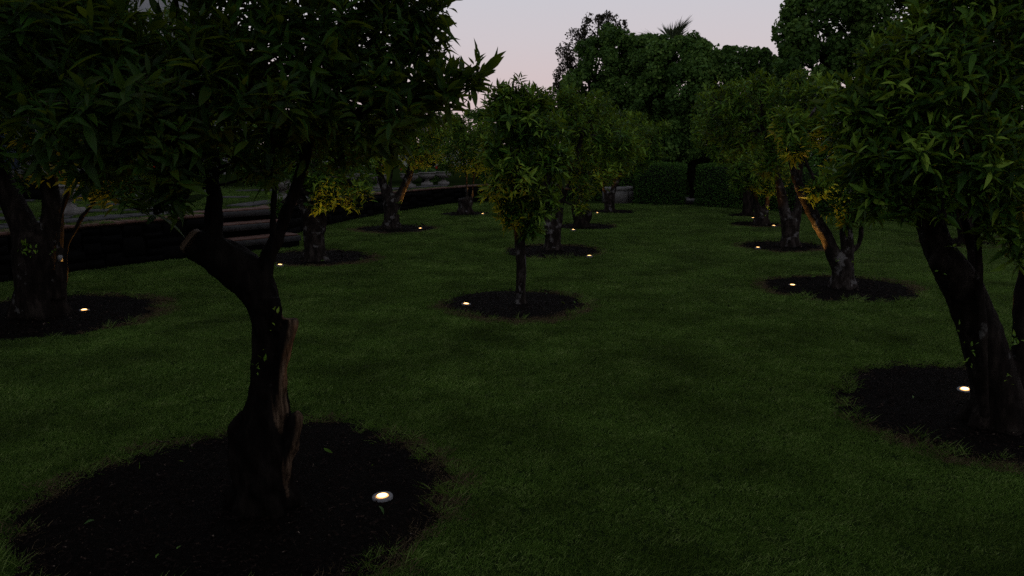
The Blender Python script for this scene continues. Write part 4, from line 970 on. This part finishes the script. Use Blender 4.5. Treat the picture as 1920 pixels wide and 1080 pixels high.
# ------------------------------------------------------------------ houses beyond the terrace
def house(label, x0, x1, y0, y1, zb, zw, zr, wins, mat, root=None):
    root = root or thing('house', ((x0 + x1) / 2, (y0 + y1) / 2, zb), label, 'house')
    mb = MB(); mb.add(box_v(((x0 + x1) / 2, (y0 + y1) / 2, (zb + zw) / 2), (x1 - x0, y1 - y0, zw - zb)), q=BOXQ); mb.obj('wall', mat, root)
    o = .35; e = [(x0 - o, y0 - o, zw), (x1 + o, y0 - o, zw), (x1 + o, y1 + o, zw), (x0 - o, y1 + o, zw)]
    ym = (y0 + y1) / 2; r0 = (x0 + (min((y1 - y0) / 2, (x1 - x0) * .45)), ym, zr); r1 = (x1 - (min((y1 - y0) / 2, (x1 - x0) * .45)), ym, zr)
    e2 = [(a, b_, z - .12) for a, b_, z in e]
    mb = MB(); mb.add(np.array(e + [r0, r1] + e2), q=[(0, 1, 5, 4), (2, 3, 4, 5), (6, 7, 1, 0), (7, 8, 2, 1), (8, 9, 3, 2), (9, 6, 0, 3), (9, 8, 7, 6)], t=[(1, 2, 5), (3, 0, 4)]); mb.obj('roof', M['rooftile'], root)
    for (x, z, w_, h_) in wins:
        mb = MB(); mb.add(box_v((x, y0 - .012, z), (w_, .03, h_)), q=BOXQ); wn = mb.obj('window', M['glass'], root)
        mb = MB()
        for cx, cz, sx, sz in ((-w_ / 2, 0, .08, h_ + .08), (w_ / 2, 0, .08, h_ + .08), (0, h_ / 2, w_ - .08, .08), (0, -h_ / 2, w_ - .08, .08), (0, 0, .05, h_ - .08)):
            mb.add(box_v((x + cx, y0 - .035, z + cz), (sx, .06, sz)), q=BOXQ)
        mb.obj('frame', M['frame'], wn)
        for sg in (-1, 1):
            mb = MB(); mb.add(box_v((x + sg * (w_ / 2 + .34), y0 - .03, z), (.52, .05, h_ + .1)), q=BOXQ); mb.obj('shutter', M['shutter'], root)
    return root
xr = at(142, 40, 21.0)[0]
zwn = at(100, 38, 21.0)[2]
hs = house('grey plastered house with blue shutters behind the leaves at upper left', xr - 13, xr, 21.0, 31, .4, 7.4, 9.2, [(xr - .95 - 2.6 * k, zwn - 2.6 * j, 1.0, 1.5) for k in range(5) for j in range(2)], M['plaster'])
# unseen wings added to the house beside and behind the camera, to shade the near trees
house('', xr - 9, xr - .3, -14, 20.9, 0, 6.6, 8.4, [], M['plaster'], hs)
house('', xr - .2, -2.5, -17, -8.5, 0, 6.6, 8.4, [], M['plaster'], hs)
for k in range(9):
    for zz in (1.9, 4.9):
        mb = MB(); mb.add(box_v((xr - .29, -5 + 2.8 * k, zz), (.03, 1.0, 1.6)), q=BOXQ); wn = mb.obj('window', M['glass'], hs)
        for sg in (-1, 1):
            mb = MB(); mb.add(box_v((xr - .27, -5 + 2.8 * k + sg * .8, zz), (.05, .5, 1.7)), q=BOXQ); mb.obj('shutter', M['shutter'], hs)
xa, xb = at(150, 60, 36)[0], at(420, 60, 36)[0]; zr_ = at(300, 52, 37.5)[2]
house('low house with a red tiled roof glimpsed through the nearest crown', xa, xb, 36, 40, .4, zr_ - .9, zr_, [(xa + 1.2 + 1.7 * k, zr_ - 2.6, .8, 1.2) for k in range(3)], M['plaster'])

# ------------------------------------------------------------------ grass
TUFTS = bpy.data.collections.new('grass_tufts'); STRAWS = bpy.data.collections.new('straw_tufts')
def tuft(col, name, n, rad, h0, h1, wd, lean, mat, seed, tint=(0, 1)):
    g = np.random.default_rng(seed)
    a = g.uniform(0, 6.28, n); r_ = np.sqrt(g.random(n)) * rad
    B = np.stack([np.cos(a) * r_, np.sin(a) * r_, np.zeros(n)], 1)
    az = g.uniform(0, 6.28, n); ln_ = np.abs(g.normal(0, lean, n)); D = np.stack([np.cos(az) * ln_, np.sin(az) * ln_, np.ones(n)], 1); D = unit(D)
    H = g.uniform(h0, h1, n)[:, None]; S = unit(np.cross(D, np.stack([np.cos(az + 1.3), np.sin(az + 1.3), np.zeros(n)], 1))); W_ = wd * g.uniform(.6, 1.3, (n, 1))
    bend = np.stack([np.cos(az), np.sin(az), -.25 * np.ones(n)], 1) * H * g.uniform(.1, .45, (n, 1))
    V = np.stack([B - S * W_ / 2, B + S * W_ / 2, B + D * H * .55 + S * W_ * .4 + bend * .3, B + D * H * .55 - S * W_ * .4 + bend * .3, B + D * H + bend], 1).reshape(-1, 3)
    q = np.arange(n)[:, None] * 5 + np.array([0, 1, 2, 3]); t_ = np.arange(n)[:, None] * 5 + np.array([3, 2, 4])
    tn = np.repeat(g.uniform(*tint, n), 5)
    o = bpy.data.objects.new(name, mesh_np(name, V, [q, t_], mat, False, {'tint': tn})); col.objects.link(o)
for k in range(6): tuft(TUFTS, f'tuft_{k}', 110, .062, .010, .024, .0027, .8, M['grass'], 500 + k, (.0, .66 + .05 * (k % 3)))
for k in range(3): tuft(TUFTS, f'tuft_{k + 6}', 80, .070, .011, .028, .0029, 1.0, M['grass'], 520 + k, (.2, 1.))
for k in range(3): tuft(TUFTS, f'tuft_{k + 9}', 26, .05, .05, .105, .0036, 1.1, M['grass'], 540 + k, (.2, .9))
for k in range(3): tuft(STRAWS, f'straw_{k}', 46, .065, .010, .05, .0028, 1.6, M['straw'], 560 + k)
def scatter(name, label, col, P, scl, idx):
    me = bpy.data.meshes.new(name); n = len(P); me.vertices.add(n); me.vertices.foreach_set('co', np.asarray(P, np.float32).ravel())
    for k, a in (('scl', scl), ('rot', rng.uniform(0, 6.28, n))):
        x = me.attributes.new(k, 'FLOAT', 'POINT'); x.data.foreach_set('value', np.asarray(a, np.float32))
    x = me.attributes.new('idx', 'INT', 'POINT'); x.data.foreach_set('value', np.asarray(idx, np.int32))
    o = link(name, me); o['kind'] = 'stuff'; o['label'] = label; o['category'] = 'grass'
    ng = bpy.data.node_groups.new(name, 'GeometryNodeTree')
    ng.interface.new_socket('Geometry', in_out='INPUT', socket_type='NodeSocketGeometry'); ng.interface.new_socket('Geometry', in_out='OUTPUT', socket_type='NodeSocketGeometry')
    gi, go = ng.nodes.new('NodeGroupInput'), ng.nodes.new('NodeGroupOutput')
    ip = ng.nodes.new('GeometryNodeInstanceOnPoints'); ci = ng.nodes.new('GeometryNodeCollectionInfo')
    ci.inputs['Collection'].default_value = col; ci.inputs['Separate Children'].default_value = True; ci.inputs['Reset Children'].default_value = True
    ip.inputs['Pick Instance'].default_value = True
    def na(nm, ty):
        a = ng.nodes.new('GeometryNodeInputNamedAttribute'); a.data_type = ty; a.inputs['Name'].default_value = nm; return a
    sA, rA, iA = na('scl', 'FLOAT'), na('rot', 'FLOAT'), na('idx', 'INT')
    cx = ng.nodes.new('ShaderNodeCombineXYZ'); e2r = ng.nodes.new('FunctionNodeEulerToRotation')
    K = ng.links.new
    K(rA.outputs[0], cx.inputs[2]); K(cx.outputs[0], e2r.inputs[0]); K(e2r.outputs[0], ip.inputs['Rotation'])
    K(sA.outputs[0], ip.inputs['Scale']); K(iA.outputs[0], ip.inputs['Instance Index']); K(ci.outputs[0], ip.inputs['Instance'])
    K(gi.outputs[0], ip.inputs['Points']); K(ip.outputs[0], go.inputs[0])
    md = o.modifiers.new('scatter', 'NODES'); md.node_group = ng
    return o
def band(y0, y1, dens, sc_):
    hw = .72 * y1 + 1.2; A = 2 * hw * (y1 - y0); n = int(A * dens)
    s = 1 / math.sqrt(dens); X_, Y_ = np.meshgrid(np.arange(-hw, hw, s), np.arange(y0, y1, s)); n = X_.size
    P = np.column_stack([X_.ravel() + rng.uniform(-.7, .7, n) * s, Y_.ravel() + rng.uniform(-.7, .7, n) * s, np.zeros(n)])
    return P, sc_ * rng.uniform(.8, 1.2, n)
PS = [band(.9, 4.5, 330, .92), band(4.5, 7.5, 250, 1.05), band(7.5, 11.5, 150, 1.25), band(11.5, 17, 100, 1.5), band(17, 24, 64, 1.9)]
P = np.concatenate([p for p, s in PS]); S_ = np.concatenate([s for p, s in PS])
back = np.array([[-30, -5], [30, -5], [30, 13.5], *[xy(G(a, b_)) for a, b_ in ((1990, 436), (1660, 414.5), (1450, 396), (1302, 386.5), (1262, 384.5), (1192, 383))], [3.3, 21.7], [-30, 23.4]])
steps_poly = np.array([ST0 + sn * .03 - su * .05, ST1 + sn * .03 + su * .05, S3[1] + su * .05, S3[0] - su * .05])
bd = bed_dist(P)
ok = in_poly(P, back) & ~in_poly(P, TERR) & ~in_poly(P, steps_poly) & (bd > .015 + .02 * rng.random(len(P)))
P, S_, bd = P[ok], S_[ok], bd[ok]
patch = Noise(1.7, 10, 9)(P)
idx = np.where(rng.random(len(P)) < .16 + .12 * patch, rng.integers(6, 9, len(P)), rng.integers(0, 6, len(P)))
# ragged runners leaning into the beds
n = 60000; Q = np.column_stack([rng.uniform(-8, 9, n), rng.uniform(1.8, 14, n), np.full(n, .004)]); qd = bed_dist(Q)
rag = Noise(7, 10, 33)(Q)
ok = (qd > -.10 - .05 * rag) & (qd < .06) & ~in_poly(Q, TERR) & (rng.random(n) < (.32 + .38 * rag) * np.clip(1.1 + qd * 8, .15, 1) * np.where((Q[:, 1] < 6), 1, .3))
Q, qd = Q[ok], qd[ok]
lawn_grass = scatter('lawn_grass', 'short mown green grass covering the whole lawn', TUFTS, np.concatenate([P, Q]), np.concatenate([S_, rng.uniform(.6, 1.15, len(Q)) * np.interp(Q[:, 1], [3, 12], [.85, 1.2])]),
        np.concatenate([idx, rng.integers(9, 12, len(Q))]))
n = 90000; Q = np.column_stack([rng.uniform(-8, 9, n), rng.uniform(1.8, 16, n), np.full(n, .003)]); qd = bed_dist(Q); pt = Noise(2.2, 10, 21)(Q)
ok = (qd > -.07) & (qd < .05 + .10 * np.clip(pt, 0, 1)) & ~in_poly(Q, TERR) & (pt + rng.normal(0, .25, n) > .05)
dg = scatter('dry_grass', 'brown dry grass fringe around the mulch beds', STRAWS, Q[ok], rng.uniform(.6, 1.15, ok.sum()), rng.integers(0, 3, ok.sum()))
print('tufts', len(P), 'runners', len(qd), 'straw', ok.sum())
# grass on the terrace, between the flagstones
n = 9000; Q = np.column_stack([rng.uniform(-14, 0, n), rng.uniform(8.5, 22, n), np.zeros(n)]); ok = in_poly(Q, TERR); Q = Q[ok]; Q[:, 2] = [terr_z(y) - .006 for y in Q[:, 1]]
scatter('terrace_grass', 'grass between the flagstones on the raised terrace', TUFTS, Q, rng.uniform(1.2, 1.8, len(Q)), rng.integers(0, 6, len(Q)))

# ------------------------------------------------------------------ small things
def sprout(tree, px, py, Y, n, size, seed):
    g = np.random.default_rng(seed); c = at(px, py, Y)
    D = unit(g.normal(0, 1, (n, 3)) + np.array([0, -.6, .7])); Ln = size * g.uniform(.6, 1.2, n)
    V, T_, k = leaf_geo(c + g.normal(0, size * .45, (n, 3)), D, unit(np.array([0, -.5, 1.]) + g.normal(0, .4, (n, 3))), Ln, Ln * .4, g.uniform(0, .4, n), g.uniform(.2, .5, n), True)
    return link('sprout', mesh_np('sprout', V, T_, M['citrus'], False, {'tint': np.repeat(g.uniform(.5, 1, n), k)}), tree)
def tree_of(nm): return ROOTS[nm]
for nm, lst in {'T1': [(484, 678, -.13, 4, .03), (488, 690, -.13, 3, .022), (505, 615, -.12, 2, .02), (520, 585, -.1, 3, .03), (498, 660, -.12, 2, .02)],
                'T2': [(52, 462, -.22, 12, .06), (42, 468, -.2, 8, .05), (60, 472, -.2, 8, .05), (100, 470, -.2, 5, .03)],
                'T14': [(1806, 620, -.2, 3, .035), (1820, 655, -.2, 6, .03), (1816, 680, -.2, 5, .03), (1790, 470, -.2, 4, .035), (1905, 640, .0, 10, .04), (1760, 510, -.2, 3, .03), (1890, 710, -.2, 5, .025)],
                'T4': [(750, 400, -.15, 16, .05), (748, 380, -.15, 12, .05)], 'T10': [(1440, 390, -.1, 10, .05), (1438, 402, -.1, 8, .05)], 'T13': [(1570, 488, -.15, 5, .03), (1602, 490, -.1, 6, .03)]}.items():
    for i, (px, py, d, n, s) in enumerate(lst): sprout(tree_of(nm), px, py, CENT[nm][0][1] + d, n, s, 900 + i + int(px))
c = at(113, 484, CENT['T2'][0][1] - .17)
mb = MB(); rough_box(mb, c, (.035, .03, .055), .001, .006); o = mb.obj('cable_box', M['white'], tree_of('T2')); o['label'] = 'small pale plastic box on the trunk'
# fallen leaves on the mulch
beds = [o for o in sc.objects if o.name.startswith('mulch_bed')]
bl = {o['label']: o for o in beds}
for nm, n in (('T1', 9), ('T2', 6), ('T6', 5), ('T14', 6), ('T13', 3), ('T3', 3)):
    bedo = bl[BEDLAB[nm]]; inv = parent_inv(bedo)
    for k in range(n):
        a = rng.uniform(0, 6.28); rr = math.sqrt(rng.random()) * BEDF[nm][1] * .95; C = BEDF[nm][0]
        o = bpy.data.objects.new('fallen_leaf', LEAFM[5] if k % 3 else LEAFM[2]); sc.collection.objects.link(o); o.parent = bedo; o.matrix_parent_inverse = inv
        o.matrix_basis = Matrix.Translation((C[0] + math.cos(a) * rr, C[1] + math.sin(a) * rr, .045)) @ Matrix.Rotation(rng.uniform(0, 6.28), 4, 'Z') @ Matrix.Rotation(rng.normal(0, .3), 4, 'X') @ Matrix.Rotation(rng.normal(0, .5), 4, 'Y') @ Matrix.Scale(rng.uniform(.035, .065), 4)
